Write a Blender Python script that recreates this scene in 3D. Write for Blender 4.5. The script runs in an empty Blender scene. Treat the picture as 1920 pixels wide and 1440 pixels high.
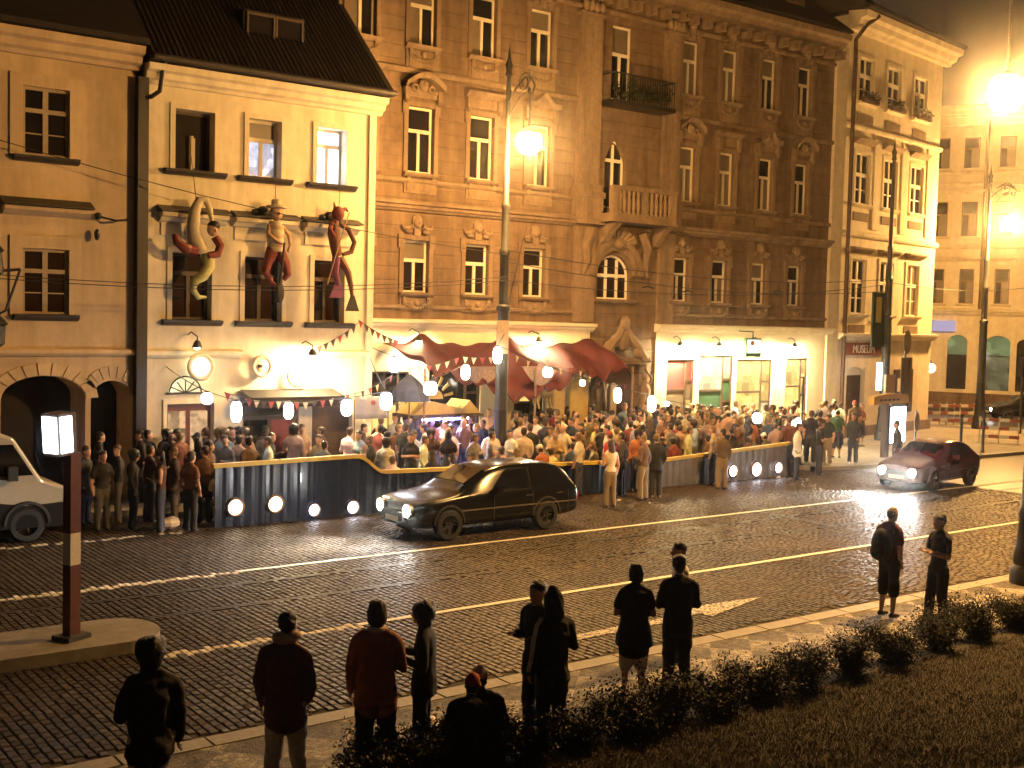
import bpy, bmesh, math, random
from mathutils import Vector, Matrix
random.seed(7)
PI = math.pi
C = bpy.context.scene.collection
SC = bpy.context.scene

# ---------------------------------------------------------------- camera
FPX, CXP, CYP, CAMH = 2200.0, 960.0, 720.0, 4.8
PITCH, ROLL, AZ = 0.0555, 0.025, 0.926
_f = Vector((math.cos(AZ)*math.cos(PITCH), math.sin(AZ)*math.cos(PITCH), -math.sin(PITCH)))
_rt = Vector((math.sin(AZ), -math.cos(AZ), 0.0))
_up = _rt.cross(_f)
IX = _rt*math.cos(ROLL) + _up*math.sin(ROLL)
IY = -_rt*math.sin(ROLL) + _up*math.cos(ROLL)
CAMP = Vector((0, 0, CAMH))
cam = bpy.data.cameras.new('camera')
cam.sensor_fit = 'HORIZONTAL'; cam.sensor_width = 36.0
cam.lens = FPX/1920.0*36.0
cam.clip_start = 0.1; cam.clip_end = 3000
camo = bpy.data.objects.new('camera', cam); C.objects.link(camo)
M = Matrix.Identity(4)
for r in range(3):
    M[r][0] = IX[r]; M[r][1] = IY[r]; M[r][2] = -_f[r]; M[r][3] = CAMP[r]
camo.matrix_world = M
SC.camera = camo

# ---------------------------------------------------------------- night sky and moonlight
world = bpy.data.worlds.new('World'); SC.world = world; world.use_nodes = True
wn = world.node_tree.nodes; wl = world.node_tree.links
for n in list(wn): wn.remove(n)
sky = wn.new('ShaderNodeTexSky'); sky.sky_type = 'NISHITA'; sky.sun_disc = False
sky.sun_elevation = math.radians(1.0); sky.sun_rotation = math.radians(150)
bg = wn.new('ShaderNodeBackground'); bg.inputs[1].default_value = 0.008
wo = wn.new('ShaderNodeOutputWorld')
tint = wn.new('ShaderNodeMix'); tint.data_type = 'RGBA'; tint.blend_type = 'MULTIPLY'
tint.inputs[0].default_value = 1.0; tint.inputs[7].default_value = (1.0, 0.66, 0.55, 1)
wl.new(sky.outputs[0], tint.inputs[6]); wl.new(tint.outputs[2], bg.inputs[0]); wl.new(bg.outputs[0], wo.inputs[0])
sun = bpy.data.lights.new('moon', 'SUN'); sun.energy = 0.004; sun.angle = math.radians(3); sun.color = (1, .85, .7)
suno = bpy.data.objects.new('moon', sun); C.objects.link(suno)
suno.rotation_euler = (math.radians(50), 0, math.radians(-30))
vs = SC.view_settings
SC.display_settings.display_device = 'sRGB'
vs.view_transform = 'Standard'; vs.look = 'None'; vs.exposure = 1.7; vs.gamma = 1.0; vs.use_curve_mapping = False
SC.render.engine = 'CYCLES'
cy = SC.cycles
cy.use_light_tree = True; cy.sample_clamp_indirect = 3.0; cy.sample_clamp_direct = 0.0
cy.max_bounces = 5; cy.diffuse_bounces = 2; cy.glossy_bounces = 3; cy.transmission_bounces = 4; cy.transparent_max_bounces = 6
cy.caustics_reflective = False; cy.caustics_refractive = False
cy.use_denoising = True; cy.volume_bounces = 0; cy.use_adaptive_sampling = True; cy.adaptive_threshold = .035; cy.adaptive_min_samples = 16

# ---------------------------------------------------------------- pixel helpers (photo pixel -> direction; depth from a plane that the thing touches)
def ray(px, py):
    return _f + IX*((px-CXP)/FPX) - IY*((py-CYP)/FPX)
def G(px, py, z=0.0):
    d = ray(px, py); return CAMP + d*((z-CAMH)/d.z)
def W(px, py, Y):
    d = ray(px, py); return CAMP + d*(Y/d.y)
def PL(px, py, o, ang):
    d = ray(px, py); n = Vector((-math.sin(ang), math.cos(ang), 0))
    p = CAMP + d*((Vector(o)-CAMP).dot(n)/d.dot(n))
    return (p-Vector(o)).dot(Vector((math.cos(ang), math.sin(ang), 0))), p.z
def proj(p):
    v = Vector(p)-CAMP; z = v.dot(_f)
    return CXP+FPX*v.dot(IX)/z, CYP-FPX*v.dot(IY)/z, z

# ---------------------------------------------------------------- materials
MATS = {}
def mat(name, col=(.5,.5,.5), rough=.6, var=.15, scale=6.0, bump=0.0, bscale=60.0, metal=0.0, emit=None, estr=0.0, stain=0.0, spec=.5, coat=0.0):
    if name in MATS: return MATS[name]
    m = bpy.data.materials.new(name); m.use_nodes = True
    nt = m.node_tree; b = nt.nodes['Principled BSDF']
    b.inputs['Roughness'].default_value = rough; b.inputs['Metallic'].default_value = metal
    b.inputs['Specular IOR Level'].default_value = spec
    b.inputs['Coat Weight'].default_value = coat
    b.inputs['Base Color'].default_value = (*col, 1)
    if emit:
        b.inputs['Emission Color'].default_value = (*emit, 1); b.inputs['Emission Strength'].default_value = estr
        MATS[name] = m; return m
    tc = nt.nodes.new('ShaderNodeTexCoord')
    nz = nt.nodes.new('ShaderNodeTexNoise'); nz.inputs['Scale'].default_value = scale; nz.inputs['Detail'].default_value = 6; nz.inputs['Roughness'].default_value = .65
    nt.links.new(tc.outputs['Object'], nz.inputs['Vector'])
    rp = nt.nodes.new('ShaderNodeValToRGB')
    rp.color_ramp.elements[0].position = .3; rp.color_ramp.elements[1].position = .7
    rp.color_ramp.elements[0].color = (*[c*(1-var) for c in col], 1)
    rp.color_ramp.elements[1].color = (*[min(1, c*(1+var)) for c in col], 1)
    nt.links.new(nz.outputs['Fac'], rp.inputs['Fac'])
    out = rp.outputs['Color']
    if stain:
        n2 = nt.nodes.new('ShaderNodeTexNoise'); n2.inputs['Scale'].default_value = .55; n2.inputs['Detail'].default_value = 7; n2.inputs['Roughness'].default_value = .7
        mp = nt.nodes.new('ShaderNodeMapping'); mp.inputs['Scale'].default_value = (2.6, 2.6, .38)
        nt.links.new(tc.outputs['Object'], mp.inputs['Vector']); nt.links.new(mp.outputs['Vector'], n2.inputs['Vector'])
        r2 = nt.nodes.new('ShaderNodeValToRGB'); r2.color_ramp.elements[0].position = .35; r2.color_ramp.elements[1].position = .62
        r2.color_ramp.elements[0].color = (1-stain, 1-stain*1.05, 1-stain*1.1, 1); r2.color_ramp.elements[1].color = (1, 1, 1, 1)
        nt.links.new(n2.outputs['Fac'], r2.inputs['Fac'])
        mx = nt.nodes.new('ShaderNodeMix'); mx.data_type = 'RGBA'; mx.blend_type = 'MULTIPLY'; mx.inputs[0].default_value = 1
        nt.links.new(out, mx.inputs[6]); nt.links.new(r2.outputs['Color'], mx.inputs[7]); out = mx.outputs[2]
    nt.links.new(out, b.inputs['Base Color'])
    if bump:
        n3 = nt.nodes.new('ShaderNodeTexNoise'); n3.inputs['Scale'].default_value = bscale; n3.inputs['Detail'].default_value = 5
        nt.links.new(tc.outputs['Object'], n3.inputs['Vector'])
        bp = nt.nodes.new('ShaderNodeBump'); bp.inputs['Strength'].default_value = bump; bp.inputs['Distance'].default_value = .02
        nt.links.new(n3.outputs['Fac'], bp.inputs['Height']); nt.links.new(bp.outputs['Normal'], b.inputs['Normal'])
    MATS[name] = m; return m
def grooves(m, pitch=.42):
    nt = m.node_tree; b = nt.nodes['Principled BSDF']
    tc = nt.nodes.new('ShaderNodeTexCoord'); sp = nt.nodes.new('ShaderNodeSeparateXYZ'); nt.links.new(tc.outputs['Object'], sp.inputs[0])
    dv = nt.nodes.new('ShaderNodeMath'); dv.operation = 'DIVIDE'; dv.inputs[1].default_value = pitch; nt.links.new(sp.outputs['Z'], dv.inputs[0])
    fr = nt.nodes.new('ShaderNodeMath'); fr.operation = 'FRACT'; nt.links.new(dv.outputs[0], fr.inputs[0])
    pp = nt.nodes.new('ShaderNodeMath'); pp.operation = 'PINGPONG'; pp.inputs[1].default_value = .5; nt.links.new(fr.outputs[0], pp.inputs[0])
    rp = nt.nodes.new('ShaderNodeMapRange'); rp.inputs[1].default_value = .02; rp.inputs[2].default_value = .09; nt.links.new(pp.outputs[0], rp.inputs[0])
    bp = nt.nodes.new('ShaderNodeBump'); bp.inputs['Strength'].default_value = .55; bp.inputs['Distance'].default_value = .03; nt.links.new(rp.outputs[0], bp.inputs['Height'])
    old = b.inputs['Normal'].links[0].from_socket; nt.links.new(old, bp.inputs['Normal']); nt.links.new(bp.outputs['Normal'], b.inputs['Normal'])
def lit_panel(name, col, s, scale=2.2, lo=.35):
    # a lit room seen through glass: uneven shapes and brightness
    m = bpy.data.materials.new(name); m.use_nodes = True; nt = m.node_tree; b = nt.nodes['Principled BSDF']
    b.inputs['Base Color'].default_value = (.02,.02,.02,1); b.inputs['Roughness'].default_value = .1
    tc = nt.nodes.new('ShaderNodeTexCoord'); vo = nt.nodes.new('ShaderNodeTexVoronoi'); vo.distance = 'CHEBYCHEV'; vo.inputs['Scale'].default_value = scale; nt.links.new(tc.outputs['Object'], vo.inputs['Vector'])
    nz = nt.nodes.new('ShaderNodeTexNoise'); nz.inputs['Scale'].default_value = scale*1.7; nt.links.new(tc.outputs['Object'], nz.inputs['Vector'])
    sp = nt.nodes.new('ShaderNodeSeparateColor'); nt.links.new(vo.outputs['Color'], sp.inputs[0])
    ad = nt.nodes.new('ShaderNodeMath'); ad.operation = 'MULTIPLY'; nt.links.new(sp.outputs[0], ad.inputs[0]); nt.links.new(nz.outputs['Fac'], ad.inputs[1])
    mr = nt.nodes.new('ShaderNodeMapRange'); mr.inputs[2].default_value = .45; mr.inputs[3].default_value = lo*s; mr.inputs[4].default_value = s; nt.links.new(ad.outputs[0], mr.inputs[0])
    b.inputs['Emission Color'].default_value = (*col, 1); nt.links.new(mr.outputs[0], b.inputs['Emission Strength'])
    MATS[name] = m; return m
def emitter(name, col, s):
    if name in MATS: return MATS[name]
    m = bpy.data.materials.new(name); m.use_nodes = True; nt = m.node_tree
    for n in list(nt.nodes): nt.nodes.remove(n)
    e = nt.nodes.new('ShaderNodeEmission'); e.inputs[0].default_value = (*col, 1); e.inputs[1].default_value = s
    o = nt.nodes.new('ShaderNodeOutputMaterial'); nt.links.new(e.outputs[0], o.inputs[0])
    MATS[name] = m; return m

# ---------------------------------------------------------------- mesh helpers
class MB:
    def __init__(s): s.v = []; s.f = []; s.m = []
    def add(s, vs_, fs, mi=0):
        o = len(s.v); s.v += [tuple(p) for p in vs_]
        for f in fs: s.f.append([i+o for i in f]); s.m.append(mi)
        return s
    def box(s, x0, x1, y0, y1, z0, z1, mi=0):
        return s.add([(x0,y0,z0),(x1,y0,z0),(x1,y1,z0),(x0,y1,z0),(x0,y0,z1),(x1,y0,z1),(x1,y1,z1),(x0,y1,z1)],
            [(0,3,2,1),(4,5,6,7),(0,1,5,4),(1,2,6,5),(2,3,7,6),(3,0,4,7)], mi)
    def tube(s, pts, r, n=8, mi=0, cap=True):
        pts = [Vector(p) for p in pts]; rs = r if isinstance(r, (list, tuple)) else [r]*len(pts)
        vs_ = []; prev = None
        for i, p in enumerate(pts):
            t = (pts[min(i+1, len(pts)-1)]-pts[max(i-1, 0)])
            t = t.normalized() if t.length > 1e-9 else Vector((0,0,1))
            a = prev if prev is not None else (Vector((0,0,1)) if abs(t.z) < .9 else Vector((1,0,0)))
            a = (a - t*a.dot(t)); a = a.normalized() if a.length > 1e-6 else t.orthogonal().normalized()
            b = t.cross(a); prev = a
            for k in range(n):
                q = 2*PI*k/n; vs_.append(p + (a*math.cos(q)+b*math.sin(q))*rs[i])
        fs = []
        for i in range(len(pts)-1):
            for k in range(n):
                fs.append((i*n+k, i*n+(k+1)%n, (i+1)*n+(k+1)%n, (i+1)*n+k))
        if cap: fs += [tuple(range(n))[::-1], tuple(range((len(pts)-1)*n, len(pts)*n))]
        return s.add(vs_, fs, mi)
    def lathe(s, prof, n=12, c=(0,0,0), mi=0, axis='z', cap=True):
        vs_ = []; fs = []
        for r, z in prof:
            for k in range(n):
                q = 2*PI*k/n
                if axis == 'z': vs_.append((c[0]+r*math.cos(q), c[1]+r*math.sin(q), c[2]+z))
                elif axis == 'y': vs_.append((c[0]+r*math.cos(q), c[1]+z, c[2]+r*math.sin(q)))
                else: vs_.append((c[0]+z, c[1]+r*math.cos(q), c[2]+r*math.sin(q)))
        for i in range(len(prof)-1):
            for k in range(n): fs.append((i*n+k, i*n+(k+1)%n, (i+1)*n+(k+1)%n, (i+1)*n+k))
        if cap: fs += [tuple(range(n))[::-1], tuple(range((len(prof)-1)*n, len(prof)*n))]
        return s.add(vs_, fs, mi)
    def prism(s, poly, y0, y1, mi=0):   # poly in x,z, extruded along y
        n = len(poly)
        vs_ = [(x, y0, z) for x, z in poly]+[(x, y1, z) for x, z in poly]
        fs = [tuple(range(n)), tuple(range(n, 2*n))[::-1]]+[(i, i+n, (i+1)%n+n, (i+1)%n) for i in range(n)]
        return s.add(vs_, fs, mi)
    def sweepx(s, prof, x0, x1, mi=0):  # prof in y,z extruded along x
        n = len(prof)
        vs_ = [(x0, y, z) for y, z in prof]+[(x1, y, z) for y, z in prof]
        fs = [tuple(range(n)), tuple(range(n, 2*n))[::-1]]+[(i, i+n, (i+1)%n+n, (i+1)%n) for i in range(n)]
        return s.add(vs_, fs, mi)
    def ball(s, c, r, n=10, m=6, mi=0):
        rx, ry, rz = r if isinstance(r, (tuple, list)) else (r, r, r)
        vs_ = [(c[0], c[1], c[2]-rz)]; fs = []
        for i in range(1, m):
            a = -PI/2+PI*i/m
            for k in range(n):
                q = 2*PI*k/n; vs_.append((c[0]+rx*math.cos(a)*math.cos(q), c[1]+ry*math.cos(a)*math.sin(q), c[2]+rz*math.sin(a)))
        vs_.append((c[0], c[1], c[2]+rz)); L = len(vs_)-1
        for k in range(n): fs.append((0, 1+(k+1)%n, 1+k)); fs.append((L, 1+(m-2)*n+k, 1+(m-2)*n+(k+1)%n))
        for i in range(m-2):
            for k in range(n): a = 1+i*n; fs.append((a+k, a+(k+1)%n, a+n+(k+1)%n, a+n+k))
        return s.add(vs_, fs, mi)
    def torus(s, c, R, r, axis='y', n=20, m=8, mi=0, a0=0, a1=2*PI):
        pts = []
        full = abs(a1-a0-2*PI) < 1e-6
        for i in range(n+1):
            q = a0+(a1-a0)*i/n
            if axis == 'y': pts.append((c[0]+R*math.cos(q), c[1], c[2]+R*math.sin(q)))
            elif axis == 'x': pts.append((c[0], c[1]+R*math.cos(q), c[2]+R*math.sin(q)))
            else: pts.append((c[0]+R*math.cos(q), c[1]+R*math.sin(q), c[2]))
        return s.tube(pts, r, m, mi, cap=not full)
    def mesh(s, name, mats, smooth=False):
        me = bpy.data.meshes.new(name); me.from_pydata(s.v, [], s.f)
        ms = mats if isinstance(mats, (list, tuple)) else [mats]
        for m in ms: me.materials.append(m)
        if len(ms) > 1: me.polygons.foreach_set('material_index', s.m)
        if smooth: me.polygons.foreach_set('use_smooth', [True]*len(me.polygons))
        bm = bmesh.new(); bm.from_mesh(me); bmesh.ops.recalc_face_normals(bm, faces=bm.faces); bm.to_mesh(me); bm.free()
        if smooth:
            try: me.set_sharp_from_angle(angle=math.radians(40))
            except Exception: pass
        me.update(); return me
    def build(s, name, mats, parent=None, loc=(0,0,0), rot=(0,0,0), smooth=False):
        return link(name, s.mesh(name, mats, smooth), parent, loc, rot)
def link(name, me, parent=None, loc=(0,0,0), rot=(0,0,0)):
    o = bpy.data.objects.new(name, me); C.objects.link(o)
    o.location = loc; o.rotation_euler = rot
    if parent is not None: o.parent = parent
    return o
def tag(o, label=None, cat=None, group=None, kind=None):
    if label: o['label'] = label
    if cat: o['category'] = cat
    if group: o['group'] = group
    if kind: o['kind'] = kind
    return o
def thing(name, label, cat, loc=(0,0,0), rz=0, group=None):
    o = link(name, None, None, loc, (0,0,rz)); return tag(o, label, cat, group)
def struct(o): o['kind'] = 'structure'; return o
def copy_tree(o, parent=None):
    c = o.copy(); C.objects.link(c); c.parent = parent
    for ch in o.children: copy_tree(ch, c)
    return c

# palette
sodium = (1.0, .60, .20)
cream = mat('cream_plaster', (.76,.69,.51), .85, .10, 2.5, .12, 40, stain=.25)
cream2 = mat('ochre_plaster', (.66,.52,.33), .85, .10, 2.5, .12, 40, stain=.25)
brown = mat('brown_stucco', (.21,.145,.092), .88, .22, 3, .35, 25, stain=.5)
grooves(brown)
browntrim = mat('brown_stucco_trim', (.27,.195,.125), .85, .2, 5, .3, 30, stain=.45)
palestone = mat('pale_stucco', (.76,.68,.50), .85, .12, 3, .15, 40, stain=.2)
shopcream = mat('shop_render', (.78,.71,.52), .75, .06, 3, .08, 50, stain=.1)
framepaint = mat('window_paint', (.68,.62,.48), .5, .08, 8)
framewhite = mat('window_white_paint', (.80,.76,.64), .5, .06, 8)
darkwood = mat('dark_wood', (.07,.045,.03), .55, .25, 10)
glass = mat('dark_glass', (.012,.012,.014), .08, .3, 3, spec=.6)
glasscurt = mat('glass_with_blind', (.16,.13,.09), .35, .2, 2)
interior = mat('dark_interior', (.02,.016,.013), .9, .3, 2)
rooft = mat('roof_tile', (.028,.022,.02), .85, .3, 5, .5, 18)
blackiron = mat('black_iron', (.018,.017,.016), .45, .2, 10, spec=.5)
greyiron = mat('painted_steel', (.05,.052,.05), .42, .2, 8)
zinc = mat('aged_zinc', (.045,.038,.032), .5, .3, 6)
# ================================================================ buildings
def wall_mb(w, h, ops, depth=.32, back=9.0, z0=0.0):
    mb = MB()
    xs = sorted({0, w} | {round(v, 4) for o in ops for v in o[:2]}); zs = sorted({z0, h} | {round(v, 4) for o in ops for v in o[2:4]})
    for i in range(len(xs)-1):
        for j in range(len(zs)-1):
            cx, cz = (xs[i]+xs[i+1])/2, (zs[j]+zs[j+1])/2
            if any(o[0] < cx < o[1] and o[2] < cz < o[3] for o in ops): continue
            mb.add([(xs[i],0,zs[j]),(xs[i+1],0,zs[j]),(xs[i+1],0,zs[j+1]),(xs[i],0,zs[j+1])], [(0,1,2,3)])
    for o in ops:
        x0, x1, a, b = o[:4]; d = depth
        mb.add([(x0,0,a),(x0,d,a),(x0,d,b),(x0,0,b)], [(0,1,2,3)]); mb.add([(x1,0,a),(x1,d,a),(x1,d,b),(x1,0,b)], [(0,1,2,3)])
        mb.add([(x0,0,b),(x1,0,b),(x1,d,b),(x0,d,b)], [(0,1,2,3)]); mb.add([(x0,0,a),(x1,0,a),(x1,d,a),(x0,d,a)], [(0,1,2,3)])
        mb.add([(x0,d,a),(x1,d,a),(x1,d,b),(x0,d,b)], [(0,1,2,3)], 1)
        if len(o) > 4 and o[4]:
            rise = o[4]; n = 14; xm = (x0+x1)/2; hw = (x1-x0)/2; pts = []
            for k in range(n+1):
                q = PI-PI*k/n
                if len(o) > 5 and o[5] == 'pointed':
                    t = abs(math.cos(q)); pts.append((xm+hw*math.cos(q), b-rise*(t**1.7)))
                else: pts.append((xm+hw*math.cos(q), b-rise+rise*math.sin(q)))
            for k in range(n):
                p, q_ = pts[k], pts[k+1]
                mb.add([(p[0],0,p[1]),(q_[0],0,q_[1]),(q_[0],0,b),(p[0],0,b)], [(0,1,2,3)])
                mb.add([(p[0],0,p[1]),(q_[0],0,q_[1]),(q_[0],d,q_[1]),(p[0],d,p[1])], [(0,1,2,3)])
    mb.add([(0,0,z0),(0,back,z0),(0,back,h),(0,0,h)], [(0,1,2,3)]); mb.add([(w,0,z0),(w,back,z0),(w,back,h),(w,0,h)], [(0,1,2,3)])
    mb.add([(0,back,z0),(w,back,z0),(w,back,h),(0,back,h)], [(0,1,2,3)]); mb.add([(0,0,h),(w,0,h),(w,back,h),(0,back,h)], [(0,1,2,3)])
    return mb

WC = {}
def window(par, x0, x1, z0, z1, kind='T', fm=framepaint, panes=None, y=.15, tr=.68, arch=0, name='window'):
    w, h = round(x1-x0, 2), round(z1-z0, 2); key = (kind, w, h, fm.name, arch, tr)
    if key not in WC:
        f = MB(); b = .075; pn = []
        hw = w/2
        zt = h*tr
        if arch:
            # bars of an arched window
            f.box(-hw, -hw+b, -.04, .04, 0, h-arch); f.box(hw-b, hw, -.04, .04, 0, h-arch); f.box(-hw+b, hw-b, -.04, .04, 0, b)
            f.box(-hw+b, hw-b, -.045, .045, h-arch-.06, h-arch+.05)
            f.torus((0,0,h-arch), 1, .0, n=2) if False else None
            pts = [(hw*.95*math.cos(PI*k/12), 0, h-arch+arch*.95*math.sin(PI*k/12)) for k in range(13)]
            f.tube(pts, .05, 6)
            nm = 2 if w > 1.2 else 1
            for k in range(nm):
                xm = -hw+w*(k+1)/(nm+1); f.box(xm-.05, xm+.05, -.05, .05, b, h-.1-(.05 if nm == 1 else arch*.1))
            cols = [-hw+b]+[-hw+w*(k+1)/(nm+1) for k in range(nm)]+[hw-b]
            for k in range(len(cols)-1):
                m = MB(); m.box(cols[k], cols[k+1], .0, .012, b, h-arch-.06); pn.append(m.mesh('pane', glass))
            m = MB(); m.prism([(-hw+.04, h-arch+.05)]+[(hw*.93*math.cos(PI-PI*k/12), h-arch+.05+arch*.9*math.sin(PI*k/12)) for k in range(1, 12)]+[(hw-.04, h-arch+.05)], 0, .012); pn.append(m.mesh('pane', glass))
        else:
            f.box(-hw, -hw+b, -.04, .04, 0, h); f.box(hw-b, hw, -.04, .04, 0, h)
            f.box(-hw+b, hw-b, -.04, .04, 0, b); f.box(-hw+b, hw-b, -.04, .04, h-b, h)
            if kind == 'T':
                f.box(-hw+b, hw-b, -.055, .04, zt-.055, zt+.055); f.box(-.05, .05, -.05, .04, b, zt-.055)
                R = [(-hw+b, -.05, b, zt-.055), (.05, hw-b, b, zt-.055), (-hw+b, hw-b, zt+.055, h-b)]
            elif kind == 'six':
                f.box(-hw+b, hw-b, -.055, .04, zt-.05, zt+.05); f.box(-.06, .06, -.05, .04, b, zt-.05); f.box(-.06, .06, -.05, .04, zt+.05, h-b)
                zm = zt*.5
                for sx in (-1, 1):
                    a0, a1 = (-hw+b, -.06) if sx < 0 else (.06, hw-b)
                    f.box(a0, a1, -.02, .02, zm-.015, zm+.015)
                R = []
                for a0, a1 in ((-hw+b, -.06), (.06, hw-b)):
                    R += [(a0, a1, b, zm-.015), (a0, a1, zm+.015, zt-.05), (a0, a1, zt+.05, h-b)]
            elif kind == 'quad':
                f.box(-hw+b, hw-b, -.06, .04, zt-.08, zt+.08); f.box(-.05, .05, -.05, .04, b, zt-.08); f.box(-.05, .05, -.05, .04, zt+.08, h-b)
                zm = zt*.5; R = []
                for a0, a1 in ((-hw+b, -.05), (.05, hw-b)):
                    f.box(a0, a1, -.02, .02, zm-.03, zm+.03)
                    R += [(a0, a1, b, zm-.03), (a0, a1, zm+.03, zt-.08), (a0, a1, zt+.08, h-b)]
            elif kind == 'plain':
                R = [(-hw+b, hw-b, b, h-b)]
            elif kind == 'shop':
                xm = hw*.45
                f.box(xm-.04, xm+.04, -.04, .04, b, h-b); f.box(-hw+b, xm-.04, -.04, .04, zt-.04, zt+.04)
                R = [(-hw+b, xm-.04, b, zt-.04), (-hw+b, xm-.04, zt+.04, h-b)]
                nz_ = 4
                for k in range(nz_):
                    a, c_ = b+(h-2*b)*k/nz_, b+(h-2*b)*(k+1)/nz_
                    if k: f.box(xm+.04, hw-b, -.04, .04, a-.04, a+.04)
                    R.append((xm+.04, hw-b, a+(.04 if k else 0), c_-(.04 if k < nz_-1 else 0)))
            for r in R:
                m = MB(); m.box(r[0], r[1], 0, .012, r[2], r[3]); pn.append(m.mesh('pane', glass))
        WC[key] = (f.mesh('window', fm), pn)
    fme, pn = WC[key]
    o = link(name, fme, par, ((x0+x1)/2, y, z0))
    for i, pm in enumerate(pn):
        po = link('pane', pm, o)
        if panes:
            mm = panes[i % len(panes)]
            if mm is not None:
                po.material_slots[0].link = 'OBJECT'; po.material_slots[0].material = mm
    return o
SH = {}
def shared(key, fn, name, mats, par, loc, smooth=False):
    if key not in SH: SH[key] = fn().mesh(name, mats, smooth)
    return link(name, SH[key], par, loc)
CORN = [(0,0),(-.12,0),(-.16,.06),(-.26,.10),(-.30,.20),(-.42,.24),(-.45,.36),(0,.40)]
def cornice(par, x0, x1, z, m, s=1.0, name='cornice'):
    return MB().sweepx([(y*s, zz*s) for y, zz in CORN], x0, x1).build(name, m, par, (0, -.001, z))
def string(par, x0, x1, z, h, d, m, name='string_course'):
    return MB().sweepx([(0,0),(-d*.6,0),(-d,h*.35),(-d,h*.8),(-d*.4,h),(0,h)], x0, x1).build(name, m, par, (0, -.001, z))
def f_surround(w, h, t=.15, d=.06, ears=True):
    m = MB(); hw = w/2
    m.box(-hw-t, -hw, -d, 0, -.0, h); m.box(hw, hw+t, -d, 0, 0, h); m.box(-hw-t, hw+t, -d, 0, h, h+t)
    if ears: m.box(-hw-t-.06, -hw-.002, -d-.02, 0, h-.25, h+t+.012); m.box(hw+.002, hw+t+.06, -d-.02, 0, h-.25, h+t+.012)
    return m
def f_sill(w, brackets=True):
    m = MB(); hw = w/2+.16
    m.sweepx([(0,-.14),(-.10,-.12),(-.18,-.06),(-.20,0),(0,.02)], -hw, hw)
    if brackets:
        for x in (-hw+.12, hw-.24): m.box(x, x+.12, -.12, 0, -.30, -.135)
    return m
def f_hood(kind, w):
    m = MB(); hw = w/2+.24; d = .30
    if kind == 'flat':
        m.sweepx([(0,0),(-.12,.02),(-.2,.08),(-d,.12),(-d,.2),(0,.26)], -hw, hw)
        m.box(-hw+.1, hw-.1, -.08, 0, -.30, 0)
    else:
        n = 16; top = []; bot = []
        for k in range(n+1):
            x = -hw+2*hw*k/n; t = k/n
            z = (.34*math.sin(PI*t) if kind == 'arch' else .36*math.exp(-((t-.5)/.16)**2)+.05*abs(t-.5))
            bot.append((x, z)); top.append((x, z+.15))
        for k in range(n):
            a, b_, c_, e = bot[k], bot[k+1], top[k+1], top[k]
            m.add([(a[0],-d,a[1]),(b_[0],-d,b_[1]),(c_[0],-d-.06,c_[1]),(e[0],-d-.06,e[1]),(a[0],0,a[1]),(b_[0],0,b_[1]),(c_[0],0,c_[1]),(e[0],0,e[1])], [(0,1,2,3),(3,2,6,7),(0,4,5,1)])
        m.box(-hw+.08, hw-.08, -.09, 0, -.26, .02)
        m.ball((0,-.14,.12), (.17,.09,.2), 10, 7); m.ball((0,-.22,.14), (.07,.06,.09), 8, 5)
        for s_ in (-1, 1):
            m.torus((s_*.30,-.12,.02), .10, .045, 'y', 10, 6); m.ball((s_*.5,-.1,-.06), (.12,.06,.07), 8, 5)
    for s_ in (-1, 1):
        m.box(s_*(hw-.12)-.08, s_*(hw-.12)+.08, -.2, 0, -.34, .0); m.ball((s_*(hw-.12),-.13,-.38), (.08,.1,.09), 8, 5)
    return m
def f_apron(w, hh=.62, swag=True):
    m = MB(); hw = w/2+.12
    m.box(-hw, hw, -.05, 0, -hh, -.16); m.box(-hw+.1, hw-.1, -.075, -.05, -hh+.08, -.24)
    if swag:
        for k in range(9):
            t = -1+2*k/8; m.ball((t*(hw-.16), -.10, -.33-.14*(1-t*t)), (.085,.06,.07), 7, 5)
        m.ball((0,-.12,-.30), (.1,.07,.1), 8, 5)
        for s_ in (-1, 1): m.ball((s_*(hw-.12),-.1,-.28), (.06,.05,.11), 7, 5)
    return m
def f_mask(w):
    m = MB()
    m.ball((0,-.1,.42), (.15,.12,.19), 9, 7); m.ball((0,-.06,.46), (.2,.08,.2), 9, 6); m.ball((0,-.2,.4), (.03,.05,.05), 6, 4)
    for s_ in (-1, 1):
        m.tube([(s_*.18,-.08,.3),(s_*.34,-.08,.22),(s_*.5,-.07,.24),(s_*.56,-.06,.34)], [.09,.08,.06,.03], 7)
        m.ball((s_*.3,-.09,.14), (.14,.06,.07), 7, 5)
    m.box(-.12, .12, -.1, 0, .02, .3)
    return m

# ---- brown tall house
B3X, B3Y = 16.65, 31.0
tall = thing('town_house', 'tall ornate brown stucco apartment house with balconies above the crowded bar', 'building', (B3X, B3Y, 0))
def bx(v): return v-B3X
COL = [16.90, 19.02, 21.32, 23.64]; COLR = [30.62, 32.70, 34.90, 37.02]
f1 = [(c-.02, c+.90, 5.53, 7.15) for c in COL]+[(c-.15, c+.71, 5.58, 7.2) for c in COLR]
f2 = [(c+.05, c+1.0, 9.2, 11.23) for c in COL]+[(c+.06, c+.90, 9.24, 11.26) for c in COLR]
f3 = [(c+.05, c+1.0, 13.08, 15.0) for c in COL]+[(c+.06, c+.92, 13.12, 15.08) for c in COLR]
ops = [(bx(a), bx(b), c, d) for a, b, c, d in f1+f2+f3]
ops.append((bx(26.9), bx(28.42), 5.56, 7.13, .72))                # arched first-floor window
ops.append((bx(27.1), bx(28.08), 8.75, 11.12, .75, 'pointed'))     # balcony door
ops.append((bx(27.28), bx(28.22), 12.5, 15.05))
shopL = [(17.9,19.3,.45,3.1),(20.0,22.0,.1,3.2),(22.9,24.6,.1,3.2)]
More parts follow.
